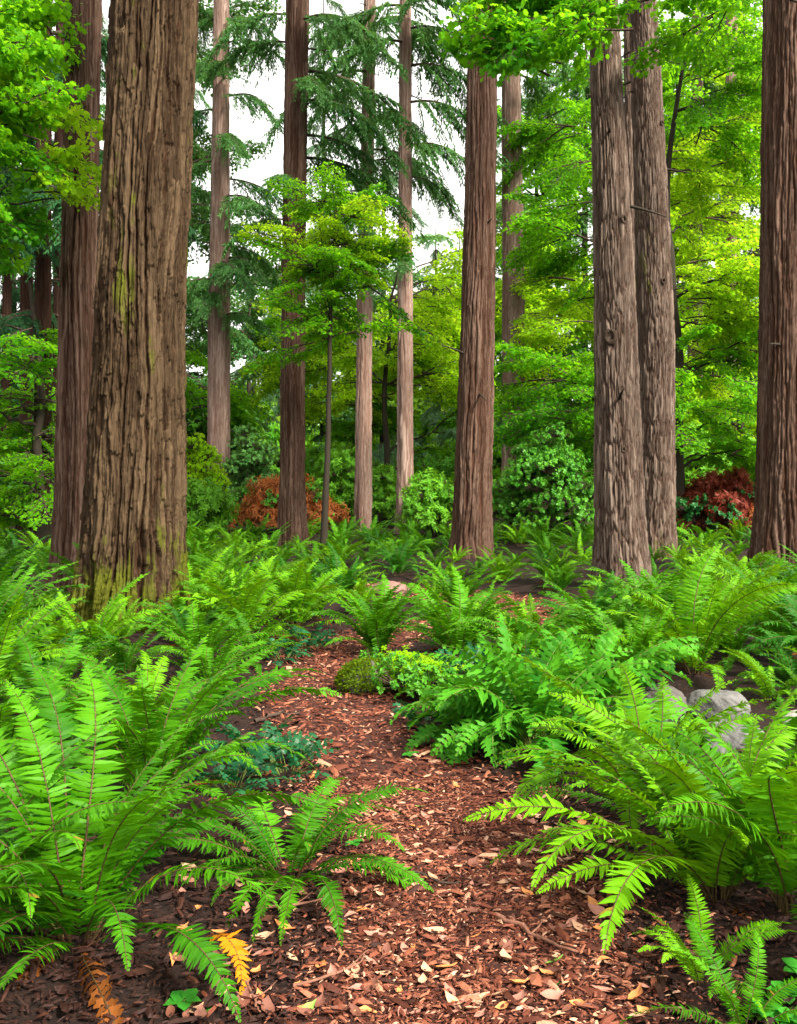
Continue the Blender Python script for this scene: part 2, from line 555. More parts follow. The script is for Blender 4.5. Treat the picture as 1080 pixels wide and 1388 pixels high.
def tag(o, label=None, cat=None, group=None, kind=None):
    if label: o['label'] = label
    if cat: o['category'] = cat
    if group: o['group'] = group
    if kind: o['kind'] = kind
    return o


def MAT(loc=(0, 0, 0), rz=0, ry=0, rx=0, s=1.0):
    sc = s if hasattr(s, '__len__') else (s, s, s)
    return Matrix.Translation(Vector(loc)) @ Euler((rx, ry, rz), 'XYZ').to_matrix().to_4x4() @ Matrix.Diagonal((*sc, 1))


# ------------------------------------------------------------------ ground and path
nx, ny = len(xs), len(ys)
ii = (np.arange(ny - 1)[:, None] * nx + np.arange(nx - 1)[None]).ravel()
mb = MB()
mb.add(np.stack([GX.ravel(), GY.ravel(), GZ.ravel()], 1), quads=np.stack([ii, ii + 1, ii + nx + 1, ii + nx], 1))
tag(part('ground', mb.mesh('ground', [M['soil']])), 'dark humus soil of the fern beds', kind='structure')

mb = MB()
cp = PATH
tang = np.gradient(cp[:, :2], axis=0); tang /= np.linalg.norm(tang, axis=1, keepdims=True)
nrm = np.stack([-tang[:, 1], tang[:, 0]], 1)
K = 11
ks = np.linspace(-1, 1, K)
wv = cp[:, 2][:, None] * (1 + 0.18 * (fbm(np.arange(len(cp))[:, None] * .35 + np.sign(ks)[None] * 40, np.zeros((len(cp), K)), 3, 3)) * 2)
PX = cp[:, 0][:, None] + nrm[:, 0][:, None] * ks[None] * wv
PY = cp[:, 1][:, None] + nrm[:, 1][:, None] * ks[None] * wv
PZ = height(PX.ravel(), PY.ravel()).reshape(PX.shape) + 0.010 - 0.012 * (np.abs(ks)[None] > .98)
ii = (np.arange(len(cp) - 1)[:, None] * K + np.arange(K - 1)[None]).ravel()
mb.add(np.stack([PX.ravel(), PY.ravel(), PZ.ravel()], 1), quads=np.stack([ii, ii + K, ii + K + 1, ii + 1], 1))
tag(part('path', mb.mesh('path', [M['mulch']])), 'winding footpath of reddish bark mulch', kind='structure')


def scatter_chips(n, xr, yr, keep, size, tint, lift, mat, name, label):
    x = RNG.uniform(*xr, n); y = RNG.uniform(*yr, n)
    k = keep(x, y, path_dist(x, y))
    x, y = x[k], y[k]; n = len(x)
    z = height(x, y) + 0.010 + RNG.uniform(-.002, lift, n)
    L = size * RNG.lognormal(0, .55, n); W = L * RNG.uniform(.08, .5, n); T = np.minimum(W * .28, .006) + .0015
    yaw = RNG.uniform(0, 2 * PI, n); tl = RNG.normal(0, .22, n); rl = RNG.normal(0, .3, n)
    D = np.stack([np.cos(yaw) * np.cos(tl), np.sin(yaw) * np.cos(tl), np.sin(tl)], 1)
    S = np.stack([-np.sin(yaw) * np.cos(rl), np.cos(yaw) * np.cos(rl), np.sin(rl)], 1)
    U = np.cross(D, S)
    P = np.stack([x, y, z], 1)
    bend = RNG.uniform(-.12, .25, n)
    c = lambda a, b, h: P + D * (a * L)[:, None] + S * (b * W)[:, None] + U * (h)[:, None]
    V = np.stack([c(-.5, -.35, 0 * T), c(-.5, .3, 0 * T), c(.1, .5, T * .2), c(.5, .25, 0 * T), c(.5, -.3, 0 * T), c(-.05, -.5, T * .2),
                  c(-.25, .05, T + bend * W * .5), c(.28, -.03, T + bend * W * .5)], 1)
    Tt = np.array([(1, 0, 6), (0, 5, 6), (5, 7, 6), (5, 4, 7), (4, 3, 7), (3, 2, 7), (2, 6, 7), (2, 1, 6)])
    mbb = MB()
    mbb.add(V.reshape(-1, 3), tris=((np.arange(n) * 8)[:, None, None] + Tt[None]).reshape(-1, 3), tint=np.repeat(tint(n), 8))
    o = part(name, mbb.mesh(name, [mat], smooth=False))
    tag(o, label, kind='stuff')


chip_t = lambda n: np.clip(RNG.beta(1.3, 1.5, n) + (RNG.random(n) < .07) * .3, 0, 1)
scatter_chips(84000, (-1.4, 1.9), (2.2, 4.6), lambda x, y, d: d < RNG.normal(.0, .14, len(x)), .017, chip_t, .014, M['chips'], 'wood_chips', 'reddish brown wood chips covering the path')
scatter_chips(84000, (-2.2, 2.6), (4.6, 14), lambda x, y, d: d < RNG.normal(-.0, .10, len(x)), .026, chip_t, .012, M['chips'], 'wood_chips', 'reddish brown wood chips covering the path')
lit_t = lambda n: RNG.beta(1.6, 2.6, n)
scatter_chips(24000, (-3, 3.2), (2.2, 9.5), lambda x, y, d: (d > -.05) & (RNG.random(len(x)) < np.exp(-np.clip(d, 0, 9) * .8)), .024, lit_t, .012, M['litter'], 'soil_litter', 'dark crumbled bark and needles littering the beds')

scatter_chips(9000, (-2.0, -.05), (2.2, 3.9), lambda x, y, d: d > -.02, .020, lambda n: np.clip(RNG.beta(1.2, 2.4, n), 0, 1), .016, M['litter'], 'soil_litter', 'dark crumbled bark and needles littering the beds')
scatter_chips(7000, (.5, 2.0), (2.2, 4.4), lambda x, y, d: d > -.02, .020, lambda n: np.clip(RNG.beta(1.2, 2.4, n), 0, 1), .016, M['litter'], 'soil_litter', 'dark crumbled bark and needles littering the beds')


# ------------------------------------------------------------------ trunks
def worley(U, V, per, seed):
    iu = np.floor(U); iv = np.floor(V)
    f1 = np.full(U.shape, 9.0); f2 = np.full(U.shape, 9.0); idr = np.zeros(U.shape); cv = np.zeros(U.shape)
    for du in (-1, 0, 1):
        for dv in (-1, 0, 1):
            cu, cw = iu + du, iv + dv
            hx = hash2(np.mod(cu, per), cw, seed); hy = hash2(np.mod(cu, per), cw, seed + 5)
            ddu = cu + .15 + .7 * hx - U; ddv = cw + hy - V
            d = np.maximum(np.abs(ddu) * 1.25, np.hypot(ddu, ddv * .85))
            hit = d < f1
            f2 = np.where(hit, f1, np.minimum(f2, d))
            idr = np.where(hit, hash2(np.mod(cu, per), cw, seed + 9), idr)
            cv = np.where(hit, ddv, cv)
            f1 = np.where(hit, d, f1)
    return f1, f2, idr, cv


BARK = {  # strips per metre around, breaks per metre along, depth in m, groove width in cells
    'bark_plates': (9.0, 0.9, .052, .13), 'bark_stringy': (12.0, 0.7, .032, .15), 'bark_scaly': (21.0, 2.9, .024, .26), 'bark_far': (8.0, .8, .024, .15), 'bark_dark': (8, .8, .03, .15)}


def trunk_mesh(rows, Y, top_h, mat, seg, rings, seed, flare=.25, moss=0.0, lobes=.05, moss_band=None):
    """rows: (photo x of the axis, photo row, photo width), from the base up; Y: distance of the axis"""
    pts = np.array([at(x, y, Y) for x, y, w in rows]); rad = np.array([w / 2 * Y / F for x, y, w in rows])
    base = pts[0].copy(); base[2] = H(base[0], base[1])
    zz = pts[:, 2] - base[2]; zz[0] = 0
    d = (pts[-1] - pts[-2]) / max(1e-6, (pts[-1] - pts[-2])[2])
    ext = pts[-1] + d * (top_h - zz[-1])
    zk = np.append(zz, top_h); xk = np.append(pts[:, 0], ext[0]) - base[0]; rk = np.append(rad, max(rad[-1] * (1 - .035 * (top_h - zz[-1])), .05))
    hv = zz[-1] + .4
    nv = int(rings * .86)
    zr = np.concatenate([[-.35, -.2, -.1], np.linspace(0, hv, nv), np.linspace(hv, top_h, rings - nv)[1:]])
    xc = np.interp(zr, zk, xk)
    # smooth the axis a little
    rr = np.interp(zr, zk, rk)
    rr = rr * (1 + flare * np.exp(-np.clip(zr, 0, 99) / .35) * .6)
    th = np.arange(seg) * 2 * PI / seg
    TH, Z = np.meshgrid(th, zr)
    RR = np.broadcast_to(rr[:, None], TH.shape)
    r0 = rk[0]; circ = 2 * PI * r0
    nu, nvv, dep, gw = BARK[mat]
    per = max(6, int(round(circ * nu)))
    U = TH / (2 * PI) * per
    fu = TH / (2 * PI)
    warp = fbm(fu * 5, Z * .5, seed, 3, 5) * 1.8 + fbm(fu * per, Z * 1.6, seed + 3, 4, per) * .9
    Uw = U + warp
    if mat == 'bark_scaly':
        f1, f2, idr, cv = worley(Uw, Z * nvv + fbm(fu * 8, Z * 2, seed + 7, 3, 8) * 1.2, per, seed)
        groove = 1 - sstep(0.0, gw, f2 - f1)
        steps = .9 * (idr - .5) - .30 * np.clip(cv, -1, 1) + .5 * fbm(Uw * 2, Z * 9, seed + 15, 3, per * 2)
    else:
        # long fissures that wander, start and stop between strips of bark
        def fiss(mult, w, sd, cut, zf):
            q = Uw * mult + fbm(fu * per * mult, Z * zf * 2.2, seed + sd, 3, per * mult) * .7
            d = np.abs(q - np.round(q))
            mk = sstep(cut - .12, cut + .12, vnoise(np.round(q) * 1.37 + sd, Z * zf, seed + sd + 1))
            return np.exp(-(d / w) ** 2 * np.where(d < w, .7, 2.2)) * mk
        g1 = fiss(1, gw, 101, .32, .9)
        g2 = fiss(2, gw * 1.2, 131, .45, 1.4)
        g3 = fiss(5, .22, 151, .35, 2.2)
        groove = np.clip(g1 + .55 * g2, 0, 1)
        q = np.floor(Uw + .5)
        idr = hash2(np.mod(q, per), np.floor(Z * nvv + hash2(np.mod(q, per), q * 0, seed + 77) * 3 + fbm(fu * per * 2, Z * 2, seed + 78, 2, per * 2) * .8), seed + 79)
        q2 = np.floor(Uw * 2)
        zz2 = Z * nvv * 2.2 + hash2(np.mod(q2, per * 2), q2 * 0, seed + 87) * 3 + fbm(fu * per * 3, Z * 5, seed + 88, 2, per * 3) * .7
        id2 = hash2(np.mod(q2, per * 2), np.floor(zz2), seed + 89)
        cv = (zz2 - np.floor(zz2)) - .5
        steps = .45 * (idr - .5) + .40 * (id2 - .5) - .30 * cv - .30 * g3
    fine = fbm(Uw * 3.0, Z * 9, seed + 21, 5, per * 3)
    fib = fbm(Uw * 5.0, Z * 1.5, seed + 31, 4, per * 5)
    disp = dep * (-1.15 * groove + steps + .75 * fine + 1.0 * fib)
    big = lobes * RR * (fbm(TH / (2 * PI) * 5, Z * .22, seed + 41, 2, 5) * 2)
    but = RR * .16 * np.exp(-np.clip(Z, 0, 99) / .5) * np.cos(TH * 5 + seed + 1.5 * np.sin(TH * 2 + seed)) * (flare > 0)
    rad_ = RR + disp * np.clip(RR / r0, .5, 1.2) + big + but
    X = xc[:, None] + rad_ * np.cos(TH); Yv = rad_ * np.sin(TH)
    nr = len(zr)
    i = np.arange(nr - 1)[:, None] * seg; j = np.arange(seg)[None]; j2 = (j + 1) % seg
    Q = np.stack([i + j, i + j2, i + seg + j2, i + seg + j], -1).reshape(-1, 4)
    mbb = MB()
    V = np.stack([X.ravel(), Yv.ravel(), Z.ravel()], 1)
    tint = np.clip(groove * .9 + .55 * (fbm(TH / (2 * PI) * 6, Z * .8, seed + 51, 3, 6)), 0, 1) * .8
    V = np.vstack([V, [[xc[-1], 0, top_h + .02]]])
    e = len(V) - 1
    cap = [((nr - 1) * seg + k, (nr - 1) * seg + (k + 1) % seg, e) for k in range(seg)]
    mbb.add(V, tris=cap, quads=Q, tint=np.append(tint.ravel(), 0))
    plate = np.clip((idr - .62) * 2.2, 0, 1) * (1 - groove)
    up = fbm(TH / (2 * PI) * 7, Z * .8, seed + 61, 4, 7) * 1.0 + fbm(TH / (2 * PI) * 24, Z * 2.4, seed + 63, 3, 24) * .9 - .35 * groove
    ms = moss * (.08 + .85 * np.exp(-np.clip(Z, 0, 99) / .85)) + moss * up * .9
    if moss_band is not None:
        z0, z1, amt = moss_band
        ms = ms + amt * np.exp(-((Z - z0) / z1) ** 2) * (.6 + up)
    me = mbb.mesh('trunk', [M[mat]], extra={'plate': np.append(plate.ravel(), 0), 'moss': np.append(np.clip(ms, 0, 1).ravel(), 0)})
    axis_ = lambda z: np.array([np.interp(z, zk, xk), 0, z])
    radius = lambda z: float(np.interp(z, zk, rk))
    return me, base, axis_, radius


# ------------------------------------------------------------------ shared branch meshes
def maple_branch(seed, L, leaf, size, mats, dens=1.0, droop=.10, flatness=.05, spread=.62, nt_=9, njit=.55, hang=.55):
    r = np.random.default_rng(seed)
    tv, tt = leaf
    m = MB()
    n = 14
    t = np.linspace(0, 1, n)
    P = np.stack([t * L, .10 * L * np.sin(t * 3 + seed) * t, .06 * L * np.sin(t * 2.2) - droop * L * t ** 2], 1)
    tube(m, P, .012 * L * (1 - .8 * t) + .002, 5, 1)
    pos, dr, no, sz, ti = [], [], [], [], []

    def along(Q, step, s0):
        seg = np.linalg.norm(np.diff(Q, axis=0), axis=1); cl = np.append(0, np.cumsum(seg))
        k = max(2, int((cl[-1] - s0) / step * dens))
        for a in np.linspace(s0, cl[-1], k):
            p = np.array([np.interp(a, cl, Q[:, c]) for c in range(3)])
            q = np.array([np.interp(min(a + .02, cl[-1]), cl, Q[:, c]) for c in range(3)]) - np.array([np.interp(a - .02, cl, Q[:, c]) for c in range(3)])
            q = q / (np.linalg.norm(q) + 1e-9)
            for sgn in (-1, 1):
                ang = sgn * r.uniform(.5, 1.3)
                dd = np.array([q[0] * math.cos(ang) - q[1] * math.sin(ang), q[0] * math.sin(ang) + q[1] * math.cos(ang), q[2] - r.uniform(.05, hang)])
                pet = size * r.uniform(.2, .7)
                pos.append(p + dd * pet * .6 + r.normal(0, flatness * .6, 3) * [.6, .6, 1]); dr.append(dd)
                no.append(np.array([0, 0, 1]) + r.normal(0, njit, 3)); sz.append(size * r.uniform(.45, 1.25)); ti.append(np.clip(r.normal(.5, .28), 0, 1))
    along(P, size * .9, L * .35)
    for k in range(nt_ * 2):
        u = .16 + .80 * (k // 2 + r.uniform(.1, .9)) / nt_
        sgn = 1 if k % 2 else -1
        b = np.array([np.interp(u, t, P[:, c]) for c in range(3)])
        ln = L * spread * (1 - .72 * u) * r.uniform(.7, 1.1)
        a = sgn * r.uniform(.6, 1.05)
        s = np.linspace(0, 1, 6)
        Q = b + np.stack([s * ln * math.cos(a), s * ln * math.sin(a) * (1 - .15 * s), r.normal(0, .10) * ln * s - droop * 1.4 * ln * s ** 2 + .03 * s], 1)
        tube(m, Q, .004 * L * (1 - .7 * s) + .0012, 4, 1, cap=False)
        along(Q, size * .82, ln * .12)
        for _ in range(2):
            v = r.uniform(.25, .7); b2 = b + (Q[-1] - b) * v
            a2 = a + r.choice([-1, 1]) * r.uniform(.5, .9); l2 = ln * .45 * r.uniform(.6, 1)
            Q2 = b2 + np.stack([s * l2 * math.cos(a2), s * l2 * math.sin(a2), r.normal(0, .2) * l2 * s - droop * l2 * s ** 2], 1)
            tube(m, Q2, .0022 * L * (1 - .6 * s) + .001, 3, 1, cap=False)
            along(Q2, size * .82, l2 * .15)
    place_leaves(m, tv, tt, pos, dr, no, sz, np.array(ti), 0)
    return m.mesh('leafy_branch', mats)


def conifer_branch(seed, L, mats, droop=.42, size=.115, hang=1.0):
    """drooping flat sprays of scale leaves hanging from a curved limb"""
    r = np.random.default_rng(seed)
    m = MB()
    t = np.linspace(0, 1, 14)
    P = np.stack([t * L, .06 * L * np.sin(t * 4 + seed), .12 * L * np.sin(t * 2.5) - droop * L * t ** 2], 1)
    tube(m, P, .014 * L * (1 - .85 * t) + .003, 5, 1)
    pos, dr, no, sz, ti = [], [], [], [], []
    for k in range(54):
        u = .06 + .94 * (k + r.random()) / 54
        sgn = 1 if k % 2 else -1
        b = np.array([np.interp(u, t, P[:, c]) for c in range(3)])
        ln = L * .40 * (1 - .60 * u) * r.uniform(.45, 1.25)
        a = sgn * r.uniform(.3, 1.3)
        s = np.linspace(0, 1, 6)
        Q = b + np.stack([s * ln * math.cos(a), s * ln * math.sin(a), -hang * r.uniform(.3, 1.2) * ln * s ** 1.6], 1)
        tube(m, Q, .0035 * (1 - .7 * s) + .0012, 3, 1, cap=False)
        base_t = np.clip(r.normal(.5, .25), 0, 1)
        side = np.array([-math.sin(a), math.cos(a), r.normal(0, .4)])
        for e in np.linspace(.08, 1, max(4, int(ln / .05))):
            p = np.array([np.interp(e, s, Q[:, c]) for c in range(3)])
            tg = (Q[min(5, int(e * 5) + 1)] - Q[min(4, int(e * 5))]); tg = tg / (np.linalg.norm(tg) + 1e-9)
            for g in (-1, 1):
                dd = tg * .75 + side * g * r.uniform(.4, .9) + np.array([0, 0, -.25])
                for h in range(2):
                    pos.append(p + dd * .03 * h); dr.append(dd + r.normal(0, .25, 3)); no.append(np.array([0, 0, 1]) + r.normal(0, .5, 3))
                    sz.append(size * r.uniform(.6, 1.35)); ti.append(np.clip(base_t + r.normal(0, .15), 0, 1))
    place_leaves(m, STRIP_V * [1, 1.25, 1], STRIP_T, pos, dr, no, sz, np.array(ti), 0)
    return m.mesh('conifer_bough', mats)


def tuft(seed, rad, ns, per, leafV, leafT, size, mats, up=.35, wob=.35):
    """rosettes of leaves at the ends of a spray of short stems"""
    r = np.random.default_rng(seed)
    m = MB(); pos, dr, no, sz, ti = [], [], [], [], []
    for k in range(ns):
        az = r.uniform(0, 2 * PI); el = math.asin(min(1, r.uniform(-.1, 1)))
        d = np.array([math.cos(az) * math.cos(el), math.sin(az) * math.cos(el), math.sin(el) * .8 + up * .3])
        ln = rad * r.uniform(.55, 1)
        s = np.linspace(0, 1, 4)[:, None]
        tube(m, d * ln * s + np.array([0, 0, .05 * rad]) * s ** 2, [.012 * rad + .001] * 4, 3, 1, cap=False)
        e = d * ln; tb = np.clip(r.normal(.5, .22), 0, 1)
        for q in range(2):
            for i in range(per):
                a = i * 2 * PI / per + q * .6 + r.normal(0, .2)
                x = np.cross(d, [.3, .2, 1]); x /= np.linalg.norm(x) + 1e-9; y = np.cross(d, x)
                dd = (x * math.cos(a) + y * math.sin(a)) + d * r.uniform(.1, .7) + np.array([0, 0, r.uniform(-.5, .15)])
                pos.append(e - d * q * size * .55); dr.append(dd); no.append(d + np.array([0, 0, .5]) + r.normal(0, wob, 3))
                sz.append(size * r.uniform(.65, 1.15)); ti.append(np.clip(tb + r.normal(0, .12), 0, 1))
    place_leaves(m, leafV, leafT, pos, dr, no, sz, np.array(ti), 0)
    return m.mesh('leaf_cluster', mats)


TW = M['twig']
MAPLE = {k: [maple_branch(100 + 7 * i + j, [1.7, 2.0, 1.5, 1.8][i], PALM5, .085, [M[k], TW]) for i in range(4)]
         for j, k in enumerate(('maple', 'maple_light', 'maple_dark'))}
BIG = {k: [maple_branch(350 + 7 * i + j, [2.6, 3.0, 2.3][i], PALM5, .125, [M[k], TW], dens=1.0, flatness=.13, spread=.72, nt_=12, droop=.16) for i in range(3)]
       for j, k in enumerate(('maple', 'maple_light', 'maple_dark', 'rhodo_pale', 'conifer'))}
NEAR_MAPLE = {k: [maple_branch(300 + 7 * i + j, [1.5, 1.7, 1.3][i], PALM7, .12, [M[k], TW], dens=.85, nt_=8, njit=.75, hang=1.1, flatness=.10) for i in range(3)]
              for j, k in enumerate(('maple', 'maple_dark', 'maple_light'))}
CONIF = {k: [conifer_branch(500 + 5 * i + j, [2.4, 2.0, 2.8][i], [M[k], TW]) for i in range(3)]
         for j, k in enumerate(('conifer', 'conifer_dark', 'conifer_pale'))}
TUFT = {k: [tuft(700 + 3 * i + j, .52, 22, 6, LANCE_V, OVAL_T, .15, [M[k], TW]) for i in range(3)] for j, k in enumerate(('rhodo', 'rhodo_dark', 'rhodo_pale', 'rhodo_light'))}
TUFT_FINE = {k: [tuft(800 + 3 * i + j, .50, 42, 6, OVAL_V, OVAL_T, .075, [M[k], TW]) for i in range(3)] for j, k in enumerate(('rhodo', 'rhodo_dark', 'rhodo_pale', 'maple_light', 'rhodo_light'))}
LACE = {k: [tuft(900 + 3 * i + j, .42, 24, 7, STRIP_V * [1, .9, 1], STRIP_T, .13, [M[k], TW], up=.1, wob=.5) for i in range(3)] for j, k in enumerate(('lace_orange', 'lace_red'))}


def conifer_crown(root, axis_, radius, z0, z1, n, key, seed, s=(.7, 1.2)):
    r = random.Random(seed)
    cr = group_part('crown', root)
    for k in range(n):
        z = z0 + (z1 - z0) * (k + r.random()) / n
        a = k * 2.4 + r.uniform(-.4, .4)
        c = axis_(z); rr = radius(z) * .7
        part('conifer_bough', r.choice(CONIF[key]), cr, MAT((c[0] + rr * math.cos(a), rr * math.sin(a), z), a, r.uniform(-.1, .25), 0, r.uniform(*s)))
    return cr


def knot_mesh():
    m = MB(); nu, nw = 18, 8
    V = []
    for i in range(nu):
        a = i * 2 * PI / nu
        for j in range(nw):
            b = j * 2 * PI / nw
            rr = .72 + (.30 + .08 * math.sin(3 * a)) * math.cos(b)
            V.append((rr * math.cos(a) * .85, -.30 * math.sin(b) - .05, rr * math.sin(a) * 1.1))
    Q = [(i * nw + j, ((i + 1) % nu) * nw + j, ((i + 1) % nu) * nw + (j + 1) % nw, i * nw + (j + 1) % nw) for i in range(nu) for j in range(nw)]
    m.add(V, quads=Q, tint=.2)
    ring = [(.55 * math.cos(k * 2 * PI / 12), .12, .7 * math.sin(k * 2 * PI / 12)) for k in range(12)] + [(0, .42, 0)]
    m.add(ring, tris=[(k, 12, (k + 1) % 12) for k in range(12)], tint=1.0)
    return m


KNOTS = {k: knot_mesh().mesh('knot', [M[k]], extra={'plate': np.zeros(18 * 8 + 13), 'moss': np.full(18 * 8 + 13, mv)}) for k, mv in (('bark_scaly', .25), ('bark_plates', .45), ('bark_stringy', .1), ('bark_far', 0))}


def big_tree(rows, mat, seg, rings, seed, label, Y=None, top_h=15, key='conifer', boughs=5, low=(), knots=(), stubs=7, group=None, cat='tree', name='conifer_tree', **kw):
    if Y is None: Y = float(gnd(rows[0][0], rows[0][1])[1])
    me, base, ax, rad = trunk_mesh(rows, Y, top_h, mat, seg, rings, seed, **kw)
    root = empty(name, base, label, cat, group)
    part('trunk', me, root)
    vis = CAM_H + (694 + 60) / F * Y + .5
    cr = conifer_crown(root, ax, rad, max(vis, top_h * .55), top_h - .2, boughs, key, seed)
    r = random.Random(seed + 3)
    for (x, y, az, sc) in low:            # boughs in view: photo row of the foot, azimuth, size
        p = at(x, y, Y); z = p[2] - base[2]; c = ax(z)
        part('conifer_bough', r.choice(CONIF[key]), cr, MAT((c[0] + .6 * rad(z) * math.cos(R(az)), .6 * rad(z) * math.sin(R(az)), z), R(az), r.uniform(0, .3), 0, sc * .8))
    rs = random.Random(seed + 9)
    for k in range(stubs):                # dead branch stubs left on the trunk
        z = rs.uniform(2.2, min(vis, top_h * .8)); a = rs.uniform(0, 2 * PI); c = ax(z); rr = rad(z)
        ln = rs.uniform(.10, .55); q = np.linspace(0, 1, 5)
        d = np.array([math.cos(a), math.sin(a), rs.uniform(-.25, .35)])
        P = np.array([c[0] + .8 * rr * math.cos(a), .8 * rr * math.sin(a), z]) + d * (q * (ln + .2 * rr))[:, None] + np.array([0, 0, -.12 * ln]) * (q ** 2)[:, None]
        m = MB(); tube(m, P, (.018 + .02 * rr) * (1 - .75 * q), 6)
        part('branch_stub', m.mesh('branch_stub', [M['maple_bark']]), root)
    for (x, y, sz) in knots:              # branch scars on the side that shows
        p = at(x, y, Y); z = p[2] - base[2]; c = ax(z); rr = rad(z)
        sx = max(-.9, min(.9, (p[0] - base[0] - c[0]) / rr)); a = -math.acos(sx)
        part('knot', KNOTS[mat], root, MAT((c[0] + rr * 1.0 * math.cos(a), rr * 1.0 * math.sin(a), z), a + PI / 2, 0, 0, sz))
    return root, ax, rad


big_tree([(180, 848, 143), (184, 700, 133), (191, 440, 118), (200, 220, 114), (211, 0, 112)], 'bark_plates', 420, 740, 3,
         'thick furrowed conifer trunk with green moss creeping up its flared base', top_h=15, boughs=6, stubs=0, flare=.26, moss=.86, lobes=.06, knots=[(176, 132, .03)])
big_tree([(101, 812, 66), (103, 700, 58), (106, 440, 50), (110, 200, 47), (113, 0, 46)], 'bark_stringy', 160, 320, 8,
         'reddish stringy trunk pressed close behind the thick mossy trunk', top_h=16, flare=.25, moss=.15)
big_tree([(396, 738, 40), (396, 640, 35), (397, 440, 32), (400, 200, 31), (403, 0, 30)], 'bark_stringy', 96, 260, 13,
         'dark brown trunk standing in front of the orange laceleaf maple', top_h=22, moss=.2, flare=.2,
         low=[(398, 300, 200, .8), (398, 120, -60, .8), (400, 60, 180, 1.), (402, 180, 10, .9), (402, 30, -20, 1.1), (398, 250, -100, .7), (402, 330, 0, .9), (401, 90, 20, 1.2), (401, 140, -10, 1.1), (400, 210, 30, 1.1), (401, 20, 200, .9), (400, 280, -30, 1.0)])
big_tree([(640, 755, 54), (641, 640, 50), (647, 440, 46), (652, 200, 41), (655, 0, 38)], 'bark_stringy', 160, 320, 17,
         'red brown fibrous trunk rising from ferns between the two beds of the path', top_h=20, moss=.10, flare=.25)
big_tree([(845, 797, 76), (840, 690, 66), (834, 440, 56), (826, 200, 46), (817, 0, 38)], 'bark_scaly', 220, 460, 23,
         'grey scaly trunk with a round knot hole and swollen foot', top_h=18, moss=.12, flare=.10, knots=[(822, 460, .09), (840, 303, .05), (838, 610, .035)])
big_tree([(889, 756, 57), (889, 660, 52), (889, 440, 50), (880, 200, 42), (871, 0, 37)], 'bark_scaly', 180, 380, 29,
         'mossy brown trunk half hidden behind the grey scaly trunk', top_h=20, moss=.42, flare=.15, moss_band=(5.0, .9, .35), knots=[(893, 172, .05), (893, 385, .05)])
big_tree([(1066, 778, 90), (1067, 640, 80), (1069, 440, 76), (1071, 200, 74), (1073, 0, 72)], 'bark_stringy', 220, 340, 31,
         'broad red brown trunk standing beside the dark red laceleaf maple', top_h=17, moss=.08, flare=.2)
# mid-distance trunks
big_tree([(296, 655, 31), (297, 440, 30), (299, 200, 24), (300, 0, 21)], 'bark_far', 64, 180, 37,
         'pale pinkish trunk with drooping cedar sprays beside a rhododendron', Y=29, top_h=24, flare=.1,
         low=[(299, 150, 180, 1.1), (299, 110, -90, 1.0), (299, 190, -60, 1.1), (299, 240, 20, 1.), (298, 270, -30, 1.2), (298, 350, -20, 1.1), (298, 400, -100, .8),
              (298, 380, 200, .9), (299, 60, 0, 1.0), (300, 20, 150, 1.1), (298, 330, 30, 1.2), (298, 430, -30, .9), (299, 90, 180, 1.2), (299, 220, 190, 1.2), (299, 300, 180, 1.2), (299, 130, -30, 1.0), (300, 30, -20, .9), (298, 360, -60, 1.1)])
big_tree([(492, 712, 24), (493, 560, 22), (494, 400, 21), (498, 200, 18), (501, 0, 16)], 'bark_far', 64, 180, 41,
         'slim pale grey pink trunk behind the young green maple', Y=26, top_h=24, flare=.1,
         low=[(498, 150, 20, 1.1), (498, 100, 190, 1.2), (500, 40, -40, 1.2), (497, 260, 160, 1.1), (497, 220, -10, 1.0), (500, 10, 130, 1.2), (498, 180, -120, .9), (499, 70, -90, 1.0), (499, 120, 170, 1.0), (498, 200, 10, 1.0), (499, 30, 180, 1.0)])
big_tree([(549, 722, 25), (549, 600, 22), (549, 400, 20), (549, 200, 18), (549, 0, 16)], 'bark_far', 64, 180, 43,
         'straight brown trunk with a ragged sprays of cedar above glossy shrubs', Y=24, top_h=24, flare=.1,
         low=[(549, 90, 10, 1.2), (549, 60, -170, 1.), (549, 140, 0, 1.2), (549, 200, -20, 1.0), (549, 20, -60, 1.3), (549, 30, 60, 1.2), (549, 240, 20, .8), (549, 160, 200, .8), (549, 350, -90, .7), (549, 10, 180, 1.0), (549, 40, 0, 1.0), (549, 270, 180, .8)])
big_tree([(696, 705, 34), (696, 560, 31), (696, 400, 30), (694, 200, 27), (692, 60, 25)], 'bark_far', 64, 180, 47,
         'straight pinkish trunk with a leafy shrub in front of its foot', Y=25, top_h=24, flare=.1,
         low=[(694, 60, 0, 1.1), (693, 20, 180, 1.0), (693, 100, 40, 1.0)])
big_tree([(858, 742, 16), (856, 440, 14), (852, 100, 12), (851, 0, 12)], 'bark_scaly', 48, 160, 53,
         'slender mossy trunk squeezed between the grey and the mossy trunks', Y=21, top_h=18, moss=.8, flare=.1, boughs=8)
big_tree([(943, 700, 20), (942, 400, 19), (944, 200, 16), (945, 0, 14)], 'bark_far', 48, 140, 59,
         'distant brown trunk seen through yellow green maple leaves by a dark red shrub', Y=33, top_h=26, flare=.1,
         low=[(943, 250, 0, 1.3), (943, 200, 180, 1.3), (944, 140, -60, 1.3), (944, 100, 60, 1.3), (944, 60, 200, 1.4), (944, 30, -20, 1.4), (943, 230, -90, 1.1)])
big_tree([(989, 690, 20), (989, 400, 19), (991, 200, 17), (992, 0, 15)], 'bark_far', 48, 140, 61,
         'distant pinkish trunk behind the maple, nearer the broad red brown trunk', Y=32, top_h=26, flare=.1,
         low=[(990, 190, 0, 1.2), (990, 150, 180, 1.2), (991, 100, -70, 1.2), (991, 40, 30, 1.3), (991, 60, 170, 1.3), (990, 220, 200, .9)])
